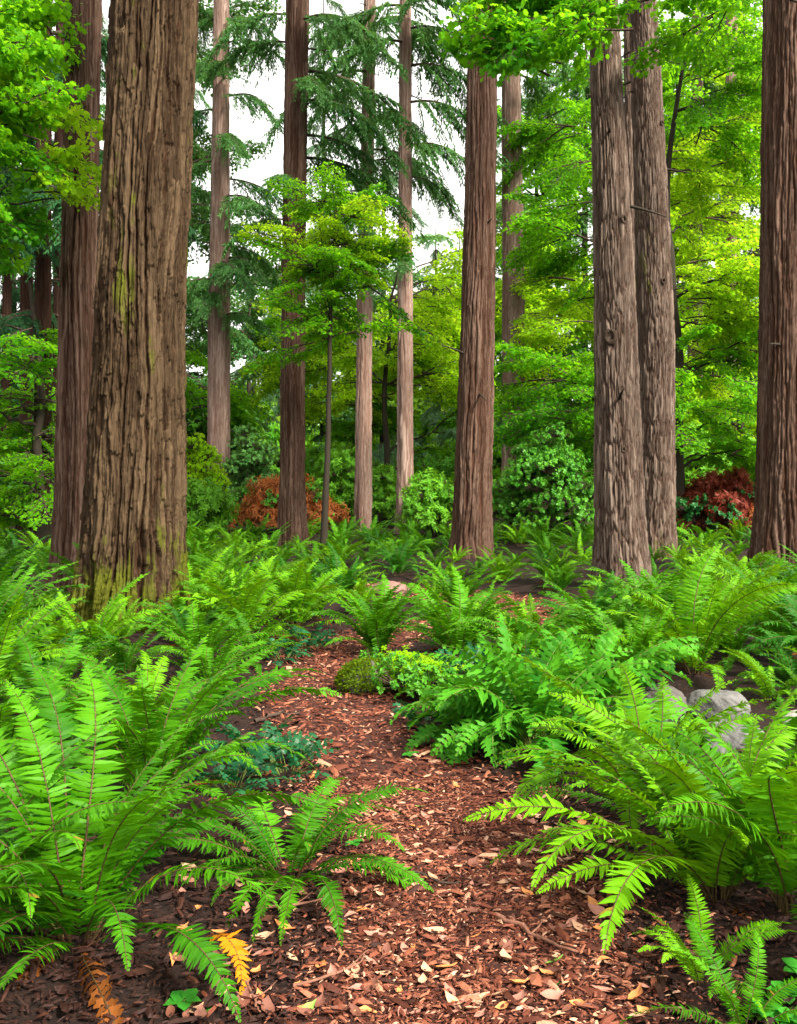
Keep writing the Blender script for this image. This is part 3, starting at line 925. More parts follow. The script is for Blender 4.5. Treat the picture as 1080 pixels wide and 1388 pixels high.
for k, (x, w, by, Yd, lab) in enumerate([(57, 24, 735, 18.5, 'dark shaded trunk standing among leafy maple stems'), (35, 18, 712, 26, 'slim reddish brown trunk behind the dark shaded trunk'),
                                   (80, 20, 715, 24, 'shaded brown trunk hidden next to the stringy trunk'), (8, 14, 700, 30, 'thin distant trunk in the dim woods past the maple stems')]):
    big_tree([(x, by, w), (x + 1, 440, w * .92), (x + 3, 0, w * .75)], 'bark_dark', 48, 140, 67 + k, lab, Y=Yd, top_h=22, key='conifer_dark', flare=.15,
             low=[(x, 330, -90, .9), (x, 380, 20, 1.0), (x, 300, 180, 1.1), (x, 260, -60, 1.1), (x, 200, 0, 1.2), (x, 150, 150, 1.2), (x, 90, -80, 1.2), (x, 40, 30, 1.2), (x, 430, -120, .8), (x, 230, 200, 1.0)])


# ------------------------------------------------------------------ broadleaf trees
def maple_tree(base, stem_rows, Y, blobs, key, seed, label, lib=None, r0=.07, name='maple_tree', mat='maple_bark', n_limb=7, s=(.75, 1.25), group=None, limb=.36, tier=.45, arch=.18, roll=.42):
    """stem_rows: photo points of the stem; blobs: (photo x, row, depth offset, rx, ry, rz, n, key) ellipsoids of leafy branches in metres"""
    lib = lib or MAPLE
    r = random.Random(seed)
    base = np.array(base); root = empty(name, base, label, 'tree', group)
    P = np.array([at(x, y, Y) - base for x, y in stem_rows]); P[0] = [0, 0, -.1]
    P = catmull(P, 8)
    n = len(P); t = np.linspace(0, 1, n)
    wob = np.stack([fbm(t * 5, t * 0 + seed, seed, 3), fbm(t * 5, t * 0 + 9, seed + 4, 3), 0 * t], 1) * r0 * 1.6 * sstep(0, .2, t)[:, None]
    P = P + wob
    m = MB(); tube(m, P, r0 * (1 - .78 * t) + r0 * .5 * np.exp(-t * 20), 10, 0)
    part('trunk', m.mesh('trunk', [M[mat]]), root)
    cr = group_part('crown', root)
    spots = []
    for (bx, by, dY, rx, ry, rz, cnt, k2) in blobs:
        c = at(bx, by, Y + dY) - base
        for _ in range(cnt):
            while True:
                u = np.array([r.uniform(-1, 1) for _ in range(3)])
                if .05 < u @ u < 1: break
            p = c + u * [rx, ry, rz]
            # branch tiers: crowns of these trees are layered
            if tier: p[2] = round(p[2] / tier) * tier + r.uniform(-.4, .4) * tier
            spots.append((p, k2))
    for i, (p, k2) in enumerate(spots):
        q = P[np.argmin(np.abs(P[:, 2] - (p[2] - .35)))]
        az = math.atan2(p[1] - q[1], p[0] - q[0]) + r.uniform(-.6, .6)
        sc = r.uniform(*s)
        off = np.array([math.cos(az), math.sin(az), 0]) * .75 * sc
        part('leafy_branch', r.choice(lib[k2 or key]), cr, MAT(p - off, az, r.uniform(-.12, .22) + (r.uniform(-roll, roll) if roll > .3 else 0), r.uniform(-roll, roll), sc))
    for i in range(min(n_limb, len(spots))):
        p, _ = spots[i * len(spots) // n_limb]
        zi = int(np.argmin(np.abs(P[:, 2] - (p[2] - .25 * np.linalg.norm((p - P[n // 2])[:2])))))
        q = P[min(max(zi, 3), n - 2)]
        s_ = np.linspace(0, 1, 9)[:, None]
        C = q + (p - q) * s_ + np.array([0, 0, arch * np.linalg.norm(p - q)]) * (s_ * (1 - s_))
        C = C + np.stack([fbm(s_[:, 0] * 4, s_[:, 0] * 0 + i, seed + i, 3), fbm(s_[:, 0] * 4, s_[:, 0] * 0 + i + 5, seed + i, 3), fbm(s_[:, 0] * 4, s_[:, 0] * 0 + i + 7, seed + i, 3)], 1) * .22 * (s_ * (1 - s_) * 4)
        m = MB(); tube(m, C, (r0 * limb) * (1 - .8 * s_[:, 0]) + .004, 6, 0)
        part('limb', m.mesh('limb', [M[mat]]), root)
    return root


# young maple in front of the dark brown trunk
g = gnd(438, 752)
maple_tree(g, [(438, 752), (444, 600), (448, 450), (453, 330), (458, 258)], g[1],
           [(455, 285, 0, .65, .7, .45, 12, None), (450, 350, 0, 1.0, .9, .8, 12, None), (450, 340, 0, 1.0, .9, .8, 12, 'maple_light'), (500, 330, 0, .75, .7, .5, 7, 'maple_light'), (420, 400, 0, .75, .8, .6, 13, None), (500, 400, .3, .5, .6, .5, 4, 'maple_dark'),
            (395, 450, 0, .3, .5, .35, 3, None), (470, 440, 0, .6, .6, .4, 4, None), (400, 320, 0, .35, .5, .4, 3, 'maple_light')],
           'maple', 5, 'young maple with thin dark stem and bright green layered crown', r0=.062, n_limb=12, s=(.42, .74), tier=0, limb=.25, roll=.5)
# yellow-green maples beyond the slim trunks, backlight glow put into the leaf colour
def foot(x, Yd):
    p = at(x, 690, Yd); return np.array([p[0], p[1], H(p[0], p[1])])


maple_tree(foot(523, 29), [(523, 700), (523, 600), (524, 500), (530, 420), (540, 360)], 29,
           [(560, 470, 0, 1.7, 1.6, 1.8, 26, None), (590, 410, 1, 1.2, 1.5, 1.1, 16, None), (500, 500, 1, 1.3, 1.5, 1.6, 18, None), (540, 590, 2, 2.0, 1.5, 1.0, 14, 'maple'), (450, 500, 2, 1.8, 1.5, 2.0, 22, None), (430, 430, 3, 1.2, 1.5, 1.2, 10, 'maple')],
           'maple_light', 15, 'slender maple with glowing yellow green leaves behind the straight brown trunk', r0=.11, n_limb=8, lib=BIG, s=(.5, .85))
# big maple between the pinkish trunk and the broad trunk
maple_tree(foot(917, 22), [(917, 740), (917, 620), (915, 520), (910, 420), (905, 300), (915, 180), (930, 60)], 22,
           [(780, 520, 1, 1.3, 1.5, 1.0, 20, None), (775, 430, 2, .8, 1.3, .9, 10, 'maple_light'), (785, 300, 1, .9, 1.4, 1.5, 18, None), (980, 400, 0, 1.4, 1.5, 1.0, 22, 'maple_light'),
            (960, 540, 0, 1.5, 1.5, 1.2, 26, None), (985, 600, 0, 1.2, 1.3, .7, 12, None), (940, 250, 1, 1.2, 1.3, 1.6, 18, 'maple_light'), (990, 120, 0, 1.3, 1.3, 1.4, 14, 'maple'), (925, 60, 0, 1.2, 1.3, 1.1, 12, 'maple'),
            (760, 590, 1, 1.4, 1.3, .5, 10, 'maple_dark'), (990, 480, 1, 1.0, 1.0, .5, 6, 'maple_light'), (765, 130, 2, .7, 1.2, 1.3, 10, 'maple')],
           'maple', 25, 'broad spreading maple with dark stem against the mossy brown trunk', r0=.16, n_limb=16, lib=BIG, s=(.38, .68), limb=.22)
maple_tree(foot(735, 31), [(735, 700), (737, 560), (740, 400), (735, 250)], 31,
           [(745, 220, 0, 1.4, 1.5, 2.6, 22, None), (760, 380, 0, 1.8, 1.5, 1.8, 22, 'maple_light'), (730, 560, 0, 1.9, 1.5, 1.6, 16, None), (720, 450, 1, 1.2, 1.4, 1.2, 10, 'rhodo_pale'), (600, 460, 3, 1.0, 1.4, 1.8, 14, 'maple_light')],
           'maple', 35, 'tall airy maple between the pinkish trunk and the grey scaly trunk', r0=.13, n_limb=8, lib=BIG, s=(.55, .95))
maple_tree(foot(1010, 30), [(1010, 700), (1005, 560), (1000, 400), (1000, 200)], 30,
           [(970, 330, 0, 2.0, 1.5, 2.2, 26, None), (1000, 520, 0, 2.0, 1.5, 2.0, 24, 'maple_light'), (950, 600, 2, 2.2, 1.6, 1.2, 14, None), (1000, 100, 0, 1.9, 1.6, 2.6, 22, 'maple')],
           'maple_light', 45, 'pale yellow green maple standing beyond the dark red laceleaf maple', r0=.13, n_limb=8, lib=BIG, s=(.55, .95))
maple_tree(foot(830, 36), [(830, 690), (830, 560), (835, 400), (835, 150)], 36,
           [(790, 450, 0, 2.4, 1.8, 2.6, 18, 'maple'), (800, 150, 0, 2.2, 1.8, 3.6, 22, 'conifer'), (900, 420, 0, 2.4, 1.8, 3.6, 24, 'maple'), (930, 150, 0, 2.4, 1.8, 4.0, 22, 'maple_light')],
           'maple', 46, 'tall full crowned tree rising behind the two scaly trunks', r0=.2, n_limb=6, lib=BIG, s=(.8, 1.2), name='broadleaf_tree')
maple_tree(foot(335, 42), [(335, 690), (335, 600), (338, 500), (340, 400)], 42,
           [(335, 520, 0, 2.6, 1.8, 2.6, 22, 'rhodo_pale'), (300, 430, 0, 1.6, 1.6, 2.4, 12, 'conifer'), (370, 470, 1, 1.5, 1.6, 2.0, 12, 'conifer'), (350, 380, 2, 1.2, 1.6, 1.8, 8, 'rhodo_pale')],
           'rhodo_pale', 47, 'pale green tree filling the gap between the pinkish and dark brown trunks', r0=.16, n_limb=6, lib=BIG, s=(.8, 1.2), name='broadleaf_tree')
maple_tree(foot(245, 33), [(245, 690), (245, 560), (250, 400), (255, 100)], 33,
           [(262, 300, 0, 1.0, 1.6, 4.5, 22, 'conifer'), (262, 520, 0, 1.2, 1.6, 1.6, 12, 'maple'), (270, 80, 0, .7, 1.2, 2.0, 7, 'conifer')],
           'conifer', 48, 'dark leafed tree showing past the thick mossy trunk', r0=.15, n_limb=5, lib=BIG, s=(.7, 1.0), name='broadleaf_tree')
maple_tree(foot(630, 46), [(630, 690), (630, 600), (625, 480), (620, 380)], 46,
           [(610, 400, 0, 2.2, 1.8, 2.6, 18, 'rhodo_pale'), (560, 420, 0, 2.4, 1.8, 2.4, 16, 'rhodo_pale'), (690, 350, 0, 2.0, 1.8, 3.4, 20, 'rhodo_pale'), (480, 420, 0, 2.2, 1.8, 2.6, 14, 'conifer')],
           'rhodo_pale', 49, 'pale distant tree behind the red brown fibrous trunk', r0=.16, n_limb=5, lib=BIG, s=(.8, 1.2), name='broadleaf_tree')
# near vine maple at the edge, its leaves in front of the stringy trunk
maple_tree((-5.3, 9.6, H(-5.3, 9.6)), [(-200, 840), (-190, 600), (-160, 380), (-120, 200), (-90, 60)], 9.6,
           [(10, 190, 0, .5, .6, .75, 6, 'maple_light'), (0, 180, 0, .5, .6, .85, 11, None), (-10, 60, .2, .5, .6, .5, 9, None), (10, -20, .4, .5, .6, .3, 7, None), (85, 240, .2, .12, .3, .35, 3, 'maple_light'), (-60, 150, 0, .7, .7, 1.0, 12, None), (20, 280, .2, .4, .4, .2, 5, 'maple_dark')],
           'maple', 55, 'vine maple reaching its lobed leaves across the stringy trunk', lib=NEAR_MAPLE, r0=.09, n_limb=6, s=(.38, .66), limb=.16, tier=0, roll=.55)
g = gnd(60, 748)
maple_tree(g, [(58, 750), (57, 660), (52, 600), (60, 540), (50, 460), (40, 380)], g[1],
           [(30, 480, -.5, .8, .9, .5, 11, None), (20, 560, 0, .8, .9, .6, 13, None), (40, 640, 0, .8, .9, .6, 13, None), (0, 690, .6, .7, .7, .4, 8, None), (60, 600, .6, .4, .6, .6, 6, None)],
           'maple', 65, 'crooked dark stemmed maple beside the dark shaded trunk', r0=.12, n_limb=9, s=(.5, .9))
# overhanging boughs at the top come from a maple just outside, on the side of the broad trunk
maple_tree((5.6, 9.4, H(5.6, 9.4)), [(1335, 840), (1340, 600), (1320, 300), (1280, 40), (1200, -160)], 9.4,
           [(740, 15, 0, .55, .5, .30, 10, None), (690, 0, 0, .4, .4, .25, 6, 'maple'), (800, 20, .2, .25, .4, .25, 5, 'maple'), (850, -60, .3, .8, .6, .4, 10, None), (700, 70, 0, .14, .3, .12, 3, 'maple_dark'), (1010, -140, 0, .9, .6, .5, 12, None), (940, 10, 2.0, .5, .5, .25, 5, 'maple')],
           'maple', 75, 'overhanging maple boughs with lobed leaves drooping before the grey scaly trunk', lib=NEAR_MAPLE, r0=.12, n_limb=4, s=(.40, .66), limb=.10, arch=.9, roll=.5)

# conifers further back: dark boughs and pale distant spires
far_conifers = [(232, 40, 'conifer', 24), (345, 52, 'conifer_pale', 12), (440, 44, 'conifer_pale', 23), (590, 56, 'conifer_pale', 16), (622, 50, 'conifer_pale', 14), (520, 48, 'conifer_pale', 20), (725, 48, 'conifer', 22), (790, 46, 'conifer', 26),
                (905, 46, 'conifer', 28), (975, 44, 'conifer', 27), (1050, 44, 'conifer', 26), (20, 40, 'conifer_dark', 24), (120, 38, 'conifer', 24), (-60, 38, 'conifer_dark', 24), (1130, 40, 'conifer', 24), (380, 60, 'conifer_pale', 15)]
lab_fc = ['tall conifer with drooping boughs past the thick mossy trunk', 'small pale conifer spire beside the pale pinkish trunk', 'tall conifer with drooping boughs behind the young maple', 'tallest pale hazy conifer spire between the slim trunks and the fibrous trunk',
          'lower pale hazy conifer spire against the fibrous trunk', 'pale conifer behind the straight brown trunk', 'conifer behind the pinkish trunk', 'conifer between the pinkish trunk and the grey scaly trunk',
          'tall conifer directly behind the mossy brown trunk', 'tall conifer between the two distant trunks', 'tall conifer behind the broad red brown trunk', 'dark conifer in the dim wood behind the crooked maple', 'conifer hidden behind the stringy trunk',
          'dark conifer at the outer edge of the dim wood', 'conifer at the outer side of the broad red brown trunk', 'pale far conifer behind the dark brown trunk']
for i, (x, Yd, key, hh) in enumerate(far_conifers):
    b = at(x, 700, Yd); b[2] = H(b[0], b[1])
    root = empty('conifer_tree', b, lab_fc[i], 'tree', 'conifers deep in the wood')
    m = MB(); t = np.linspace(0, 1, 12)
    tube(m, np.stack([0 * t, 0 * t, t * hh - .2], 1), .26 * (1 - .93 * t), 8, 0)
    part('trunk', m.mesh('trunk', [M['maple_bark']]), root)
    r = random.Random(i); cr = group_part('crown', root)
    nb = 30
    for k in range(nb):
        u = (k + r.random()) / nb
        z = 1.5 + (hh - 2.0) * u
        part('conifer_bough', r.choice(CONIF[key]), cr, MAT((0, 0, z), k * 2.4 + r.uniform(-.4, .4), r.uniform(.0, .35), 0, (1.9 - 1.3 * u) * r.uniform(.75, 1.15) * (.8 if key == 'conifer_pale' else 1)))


# far wood: one mass of foliage closing the view
m = MB()
for layer, (Yd, n, top) in enumerate([(58, 8000, 5.5), (70, 6500, 8.5)]):
    x = RNG.uniform(-34, 34, n) * Yd / 60; y = Yd + RNG.uniform(-3, 3, n)
    h = top * (.5 + .9 * vnoise(x * .16, y * 0, 71 + layer)) * (.75 + .5 * vnoise(x * .7, y * 0, 75))
    z = RNG.random(n) ** .8 * h
    place_leaves(m, *PALM5, np.stack([x, y, z], 1), RNG.normal(0, 1, (n, 3)) + [0, 0, -.3], RNG.normal(0, .6, (n, 3)) + [0, -.5, .6], RNG.uniform(.5, 1.1, n), np.clip(RNG.normal(.5, .3, n), 0, 1))
o = part('far_wood', m.mesh('far_wood', [M['far_leaf']]))
tag(o, 'far green woodland edge closing the view', kind='stuff')


# ------------------------------------------------------------------ shrubs
def shrub(px, py, Yd, rx, ry, h, key, n, seed, label, lib=TUFT, s=(.8, 1.2), name='shrub', cat='shrub', part_name='leaf_cluster', group=None, dome=.25, mix=None):
    r = random.Random(seed)
    b = at(px, py, Yd); b[2] = H(b[0], b[1])
    root = empty(name, b, label, cat, group)
    cr = group_part('crown', root)
    ms = MB()
    for k in range(n):
        a = k * 2.39996 + r.uniform(-.3, .3)
        u = (k + .5) / n
        el = math.asin(1 - u * (1 - dome * .3)) if u < 1 else 0
        rad = math.cos(el); wob = r.uniform(.62, 1.10)
        p = np.array([rx * rad * math.cos(a) * wob, ry * rad * math.sin(a) * wob, max(.12, h * (.12 + .88 * math.sin(el)) * r.uniform(.74, 1.10))])
        src = mix[r.randrange(len(mix))] if mix and r.random() < .09 else lib[key]
        part(part_name, r.choice(src), cr, MAT(p * [.9, .9, .93], r.uniform(0, 6.28), .5 * rad * math.cos(a) * .8, -.5 * rad * math.sin(a) * .8, r.uniform(*s)))
        if k % 3 == 0:
            q = np.linspace(0, 1, 5)[:, None]
            tube(ms, np.array([p[0] * .08, p[1] * .08, -.05]) * (1 - q) + p * .85 * q + np.array([0, 0, .1 * h]) * q * (1 - q), .018 * (1 - .7 * q[:, 0]), 5)
    part('stem', ms.mesh('stem', [M['maple_bark']]), root)
    return root


shrub(388, 700, 25, 1.45, 1.2, 1.22, 'lace_orange', 70, 1, 'mounded laceleaf maple with rusty orange leaves behind the dark brown trunk', LACE, name='laceleaf_maple', mix=[TUFT_FINE['rhodo'], LACE['lace_red']], s=(.6, 1.25))
shrub(974, 700, 22, 1.1, 1.0, 1.50, 'lace_red', 66, 2, 'domed laceleaf maple with dark red leaves beside the broad trunk', LACE, name='laceleaf_maple', mix=[LACE['lace_orange'], TUFT_FINE['rhodo_dark']], s=(.6, 1.25))
SHR = [
    (272, 21, .62, .8, 1.25, 'rhodo_light', 36, 'rounded glossy rhododendron beside the thick mossy trunk', TUFT),
    (262, 25, .8, 1.0, 2.6, 'maple_light', 44, 'light green leafy bush in front of the pale pinkish trunk', TUFT_FINE),
    (338, 28, .95, 1.0, 2.7, 'rhodo_pale', 48, 'soft grey green bush behind the orange laceleaf maple', TUFT_FINE),
    (320, 36, 1.6, 1.3, 3.6, 'rhodo_pale', 48, 'tall grey green bush just past the pale pinkish trunk', TUFT_FINE),
    (365, 40, 2.2, 1.6, 3.0, 'rhodo_light', 50, 'tall evergreen bush between the pale pinkish and dark brown trunks', TUFT),
    (435, 34, 1.5, 1.5, 2.2, 'rhodo_light', 44, 'evergreen bush behind the young maple stem', TUFT),
    (462, 29, 1.0, 1.0, 2.1, 'rhodo_light', 40, 'light green bush filling the gap beside the orange laceleaf maple', TUFT),
    (478, 36, 1.5, 1.3, 2.6, 'rhodo_light', 36, 'fresh green bush behind the slim pale trunk', TUFT_FINE),
    (515, 27.5, .6, .6, 1.5, 'rhodo_light', 24, 'bright leafy bush between the slim pale trunk and the straight brown trunk', TUFT),
    (590, 23, .85, .9, 1.35, 'rhodo_light', 44, 'glossy rhododendron beside the red brown fibrous trunk', TUFT),
    (600, 29, 1.2, 1.2, 1.9, 'rhodo', 46, 'tall leafy bush behind the straight brown trunk', TUFT),
    (745, 21, 1.05, 1.0, 2.3, 'rhodo', 84, 'fine leaved evergreen bush before the pinkish trunk', TUFT_FINE),
    (705, 22.0, .55, .6, 1.7, 'rhodo_light', 30, 'upright green bush at the foot of the pinkish trunk', TUFT_FINE),
    (785, 24, 1.0, 1.0, 2.5, 'rhodo_light', 44, 'broad bush next to the grey scaly trunk', TUFT_FINE),
    (930, 27, 1.3, 1.3, 2.6, 'rhodo_light', 44, 'leafy bush behind the dark red laceleaf maple', TUFT),
    (1005, 29, 1.5, 1.3, 2.4, 'rhodo_light', 36, 'pale green bush beyond the dark red laceleaf maple', TUFT_FINE),
    (20, 24, 1.3, 1.2, 1.8, 'rhodo', 36, 'leafy bush under the crooked maple', TUFT),
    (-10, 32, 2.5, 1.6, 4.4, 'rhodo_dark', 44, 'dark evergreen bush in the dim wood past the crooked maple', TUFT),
    (225, 34, 2.2, 1.5, 4.2, 'rhodo', 44, 'tall bush showing past the thick mossy trunk', TUFT),
    (870, 34, 2.4, 1.6, 2.8, 'rhodo_light', 40, 'tall bush behind the mossy brown trunk', TUFT),
    (660, 38, 2.4, 1.6, 2.6, 'rhodo_light', 40, 'tall green bush behind the red brown fibrous trunk', TUFT),
    (1080, 34, 2.4, 1.6, 4.0, 'rhodo', 36, 'tall bush behind the broad red brown trunk', TUFT),
]
for i, (x, Yd, rx, ry, h, key, n, lab, lib) in enumerate(SHR):
    big = max(rx / 1.2, .8)
    shrub(x, 700, Yd, rx, ry, h, key, int(n * .75), 30 + i, lab, lib, s=(.8 * big, 1.15 * big))


# ------------------------------------------------------------------ ferns
def frond_mesh(seed, L, th0, th1, width, pairs, mats, droop=.18, stipe=.12, ragged=.1, name='frond', pinw=1.0, sway=.12, fall=1.2):
    r = np.random.default_rng(seed)
    n = 40
    s = np.linspace(0, 1, n)
    th = th0 + (th1 - th0) * s ** 1.35
    ds = L / (n - 1)
    x = np.append(0, np.cumsum(np.sin(th[:-1]) * ds)); z = np.append(0, np.cumsum(np.cos(th[:-1]) * ds))
    yv = sway * L * np.sin(s * 2.2 + r.uniform(0, 6)) * s
    P = np.stack([x, yv - yv[0], z], 1)
    m = MB()
    tube(m, P, .0042 * L * (1 - .85 * s) + .0007, 5, 1, tint=.5)
    tw = r.normal(0, .5)
    st = np.linspace(0, 1, 6)
    hw = np.array([.50, 1.0, .95, .80, .50, .0])
    for k in range(pairs):
        u = stipe + (1 - stipe) * (k + .5) / pairs
        t = (u - stipe) / (1 - stipe)
        prof = min(1.0, .45 + 2.2 * t) * max(0.0, 1 - t ** 2.4) ** .85 + .03
        sp = (1 - stipe) * L / pairs
        i0 = min(n - 2, int(u * (n - 1))); f = u * (n - 1) - i0
        p = P[i0] * (1 - f) + P[i0 + 1] * f
        T = P[i0 + 1] - P[i0]; T /= np.linalg.norm(T)
        lat = np.array([0., 1, 0]); lat = lat - T * (lat @ T); lat /= np.linalg.norm(lat)
        N = np.cross(T, lat)
        if N[2] < 0 and th0 < 1.2 and u < .3: N = N
        N = np.cross(lat, T) if (np.cross(lat, T)[0] < 0 or np.cross(lat, T)[2] > 0) else np.cross(T, lat)
        a = tw * t
        lat2 = lat * math.cos(a) + N * math.sin(a); N2 = np.cross(lat2, T)
        if N2 @ N < 0: N2 = -N2
        for sg in (-1, 1):
            if r.random() < .04: continue
            ln = width * prof * r.uniform(.88, 1.06)
            fw = .16 + .55 * t ** 2 + r.normal(0, .11)
            D = lat2 * sg * math.cos(fw) + T * math.sin(fw) + N2 * r.normal(.06, .16)
            D /= np.linalg.norm(D)
            A = T - D * (T @ D); A /= np.linalg.norm(A)       # across the pinna, towards the tip
            roll = r.normal(.30, .28)
            NN = np.cross(D, A); NN = NN if NN @ N2 > 0 else -NN
            A, NN = A * math.cos(roll) + NN * math.sin(roll), NN * math.cos(roll) - A * math.sin(roll)
            w = sp * .52 * pinw * (.75 + .25 * prof) * np.array([1.0] * 6)
            ctr = p + D * (st * ln)[:, None] + A * (.10 * ln * st ** 2)[:, None] - NN * (droop * ln * st ** 2)[:, None] + np.array([0, 0, -fall * .12 * ln]) * (st ** 2)[:, None]
            jag = 1 + ragged * np.array([0, 1, -1, 1, -1, 0])
            up_ = ctr + A * (hw * w * jag * np.array([1.5, 1, 1, 1, 1, 1]))[:, None] - NN * (.10 * w * hw)[:, None]
            dn_ = ctr - A * (hw * w * (2 - jag) * .92)[:, None] - NN * (.10 * w * hw)[:, None]
            V = np.vstack([ctr, up_, dn_])
            Q = []
            for j in range(5):
                Q += [(j, j + 1, 7 + j, 6 + j), (j, 12 + j, 13 + j, j + 1)]
            ti = np.clip(.12 + .62 * t + r.normal(0, .17), .02, 1) * (r.random() > .0025)  # young tips lighter; shade inside the clump painted in as darker frond bases
            m.add(V, quads=Q, mat=0, tint=ti)
    return m.mesh(name, mats)


def frond_set(key, rk, seed, wid=.108, pairs=58, L=1.0, pinw=1.0, rag=.12):
    mats = [M[key], M[rk]]
    return {
        'up': [frond_mesh(seed + i, L, R(8 + 4 * i), R(72 + 16 * i), wid, pairs, mats, pinw=pinw, ragged=rag) for i in range(3)],
        'arch': [frond_mesh(seed + 10 + i, L, R(24 + 6 * i), R(112 + 14 * i), wid, pairs, mats, pinw=pinw, ragged=rag) for i in range(3)],
        'low': [frond_mesh(seed + 20 + i, L, R(46 + 8 * i), R(128 + 12 * i), wid * .95, pairs, mats, pinw=pinw, ragged=rag) for i in range(3)],
    }


FR = {
    'fern': frond_set('fern', 'rachis', 1000),
    'fern_bright': frond_set('fern_bright', 'rachis', 1100),
    'fern_deep': frond_set('fern_deep', 'rachis', 1200),
    'dead': {'low': [frond_mesh(1300 + i, .9, R(60 + 10 * i), R(120 + 10 * i), .07, 26, [M['fern_dead'], M['rachis']], droop=.6, ragged=.3) for i in range(2)]},
    'gold': {'low': [frond_mesh(1320, .5, R(60), R(175), .085, 20, [M['fern_gold'], M['rachis']], droop=.3, ragged=.2)]},
}
# glossy pinnate plant with broad drooping leaflets
FR['glossy'] = {
    'up': [frond_mesh(1400 + i, .62, R(8 + 6 * i), R(85 + 12 * i), .092, 17, [M['glossy'], M['rachis_green']], droop=.35, ragged=.30, pinw=.88, stipe=.18) for i in range(3)],
    'arch': [frond_mesh(1410 + i, .62, R(22 + 6 * i), R(125 + 12 * i), .092, 17, [M['glossy'], M['rachis_green']], droop=.4, ragged=.30, pinw=.88, stipe=.18) for i in range(3)],
    'low': [frond_mesh(1420 + i, .60, R(48 + 8 * i), R(150 + 8 * i), .088, 17, [M['glossy'], M['rachis_green']], droop=.4, ragged=.30, pinw=.88, stipe=.18) for i in range(3)]}
FR['bluegreen'] = {
    'up': [frond_mesh(1500 + i, .34, R(10 + 6 * i), R(80 + 12 * i), .060, 6, [M['bluegreen'], M['rachis_green']], droop=.25, ragged=.25, pinw=.8, stipe=.3) for i in range(3)],
    'arch': [frond_mesh(1510 + i, .34, R(28 + 6 * i), R(110 + 10 * i), .060, 6, [M['bluegreen'], M['rachis_green']], droop=.25, ragged=.25, pinw=.8, stipe=.3) for i in range(3)],
    'low': [frond_mesh(1520 + i, .32, R(50 + 8 * i), R(120 + 8 * i), .058, 6, [M['bluegreen'], M['rachis_green']], droop=.25, ragged=.25, pinw=.8, stipe=.3) for i in range(3)]}


def fern(p, key, n, L, seed, label, group=None, mixp=(.35, .45, .20), dead=0, name='sword_fern', cat='fern', extra=(), part_name='frond', lean=(0, 0), tilt=.12, arc=None):
    """extra: hand-placed fronds (kind, variant, azimuth in degrees from +X, length, extra tilt)"""
    r = random.Random(seed)
    root = empty(name, p, label, cat, group)
    a0 = r.uniform(0, 6.28)
    for k in range(n):
        kind = r.choices(('up', 'arch', 'low'), mixp)[0]
        a = a0 + k * 2.39996 + r.uniform(-.35, .35)
        if arc is not None:
            a = R(arc[0]) + R(arc[1] - arc[0]) * (k + r.random()) / n
        s = L * r.uniform(.72, 1.10) * (.92 if kind == 'low' else 1)
        off = .045 * L
        part(part_name, r.choice(FR[key][kind]), root,
             MAT((off * math.cos(a), off * math.sin(a), -.01), a + lean[0] * 0, r.uniform(-tilt, tilt), r.uniform(-.18, .18), (s, s * r.uniform(.9, 1.1), s)))
    for (kind, var, az, ln, tl) in extra:
        a = R(az)
        part(part_name, FR[key][kind][var], root, MAT((.04 * math.cos(a), .04 * math.sin(a), -.01), a, R(tl), 0, ln))
    for k in range(dead):
        a = r.uniform(0, 6.28)
        d = part('dead_frond', r.choice(FR['dead']['low']), root, MAT((.03 * math.cos(a), .03 * math.sin(a), 0), a, r.uniform(.15, .4), r.uniform(-.4, .4), L * r.uniform(.5, .8)))
    # woody crown of old stalk bases
    return root


def G(x, y): return gnd(x, y)


# foreground, each with its own label; azimuth 0 = towards +X, 90 = away from the camera, 270 = towards it
fern(G(105, 1275), 'fern', 26, .84, 1, 'large sword fern with tall pale ribbed fronds beside the golden dead frond', mixp=(.45, .4, .15), dead=4,
     extra=[('up', 1, 110, .98, -2), ('up', 2, 150, 1.0, 0), ('arch', 1, 60, .75, -6), ('low', 1, 268, .50, -4), ('low', 0, 200, .7, 0), ('arch', 0, 20, .62, 0), ('up', 0, 130, .95, 4), ('low', 0, 250, .6, 4)])
fern(G(205, 1085), 'fern', 26, .84, 2, 'sword fern with fans of bright fronds arching over the path edge', mixp=(.6, .3, .1), dead=2,
     extra=[('up', 2, 15, .95, 8), ('arch', 0, 30, 1.0, 0), ('up', 1, 150, .88, 0), ('up', 2, 60, .95, 0), ('arch', 0, 5, .9, -8), ('arch', 1, 330, .7, 0)])
fern(G(392, 1190), 'fern', 20, .58, 3, 'small spreading sword fern with low fronds reaching onto the path', mixp=(.1, .45, .45), dead=1,
     extra=[('low', 0, 330, .62, 0), ('low', 1, 300, .55, 0), ('low', 0, 215, .72, -4), ('arch', 2, 180, .6, 8), ('arch', 1, 45, .55, 6), ('low', 1, 280, .5, 0)])
fern(G(20, 1080), 'fern', 22, .80, 4, 'sword fern with long leaning fronds between two larger ferns of the mossy trunk bed', mixp=(.4, .45, .15), dead=1)
fern(G(-30, 1250), 'fern', 14, .72, 41, 'sword fern spilling arched fronds next to the tall pale ribbed fern', mixp=(.3, .5, .2))
fern(G(972, 1215), 'fern_bright', 28, .84, 5, 'bright yellow green sword fern with a long frond pointing over the path', mixp=(.65, .27, .08), dead=2,
     extra=[('low', 0, 186, .92, -8), ('arch', 0, 150, .9, -4), ('up', 2, 140, .92, 4), ('up', 1, 135, .9, 0), ('low', 0, 205, .7, 0), ('arch', 0, 165, .9, 0)])
fern(G(1075, 1235), 'fern', 24, .84, 6, 'dense sword fern crowding against the yellow green fern', mixp=(.6, .32, .08), dead=1)
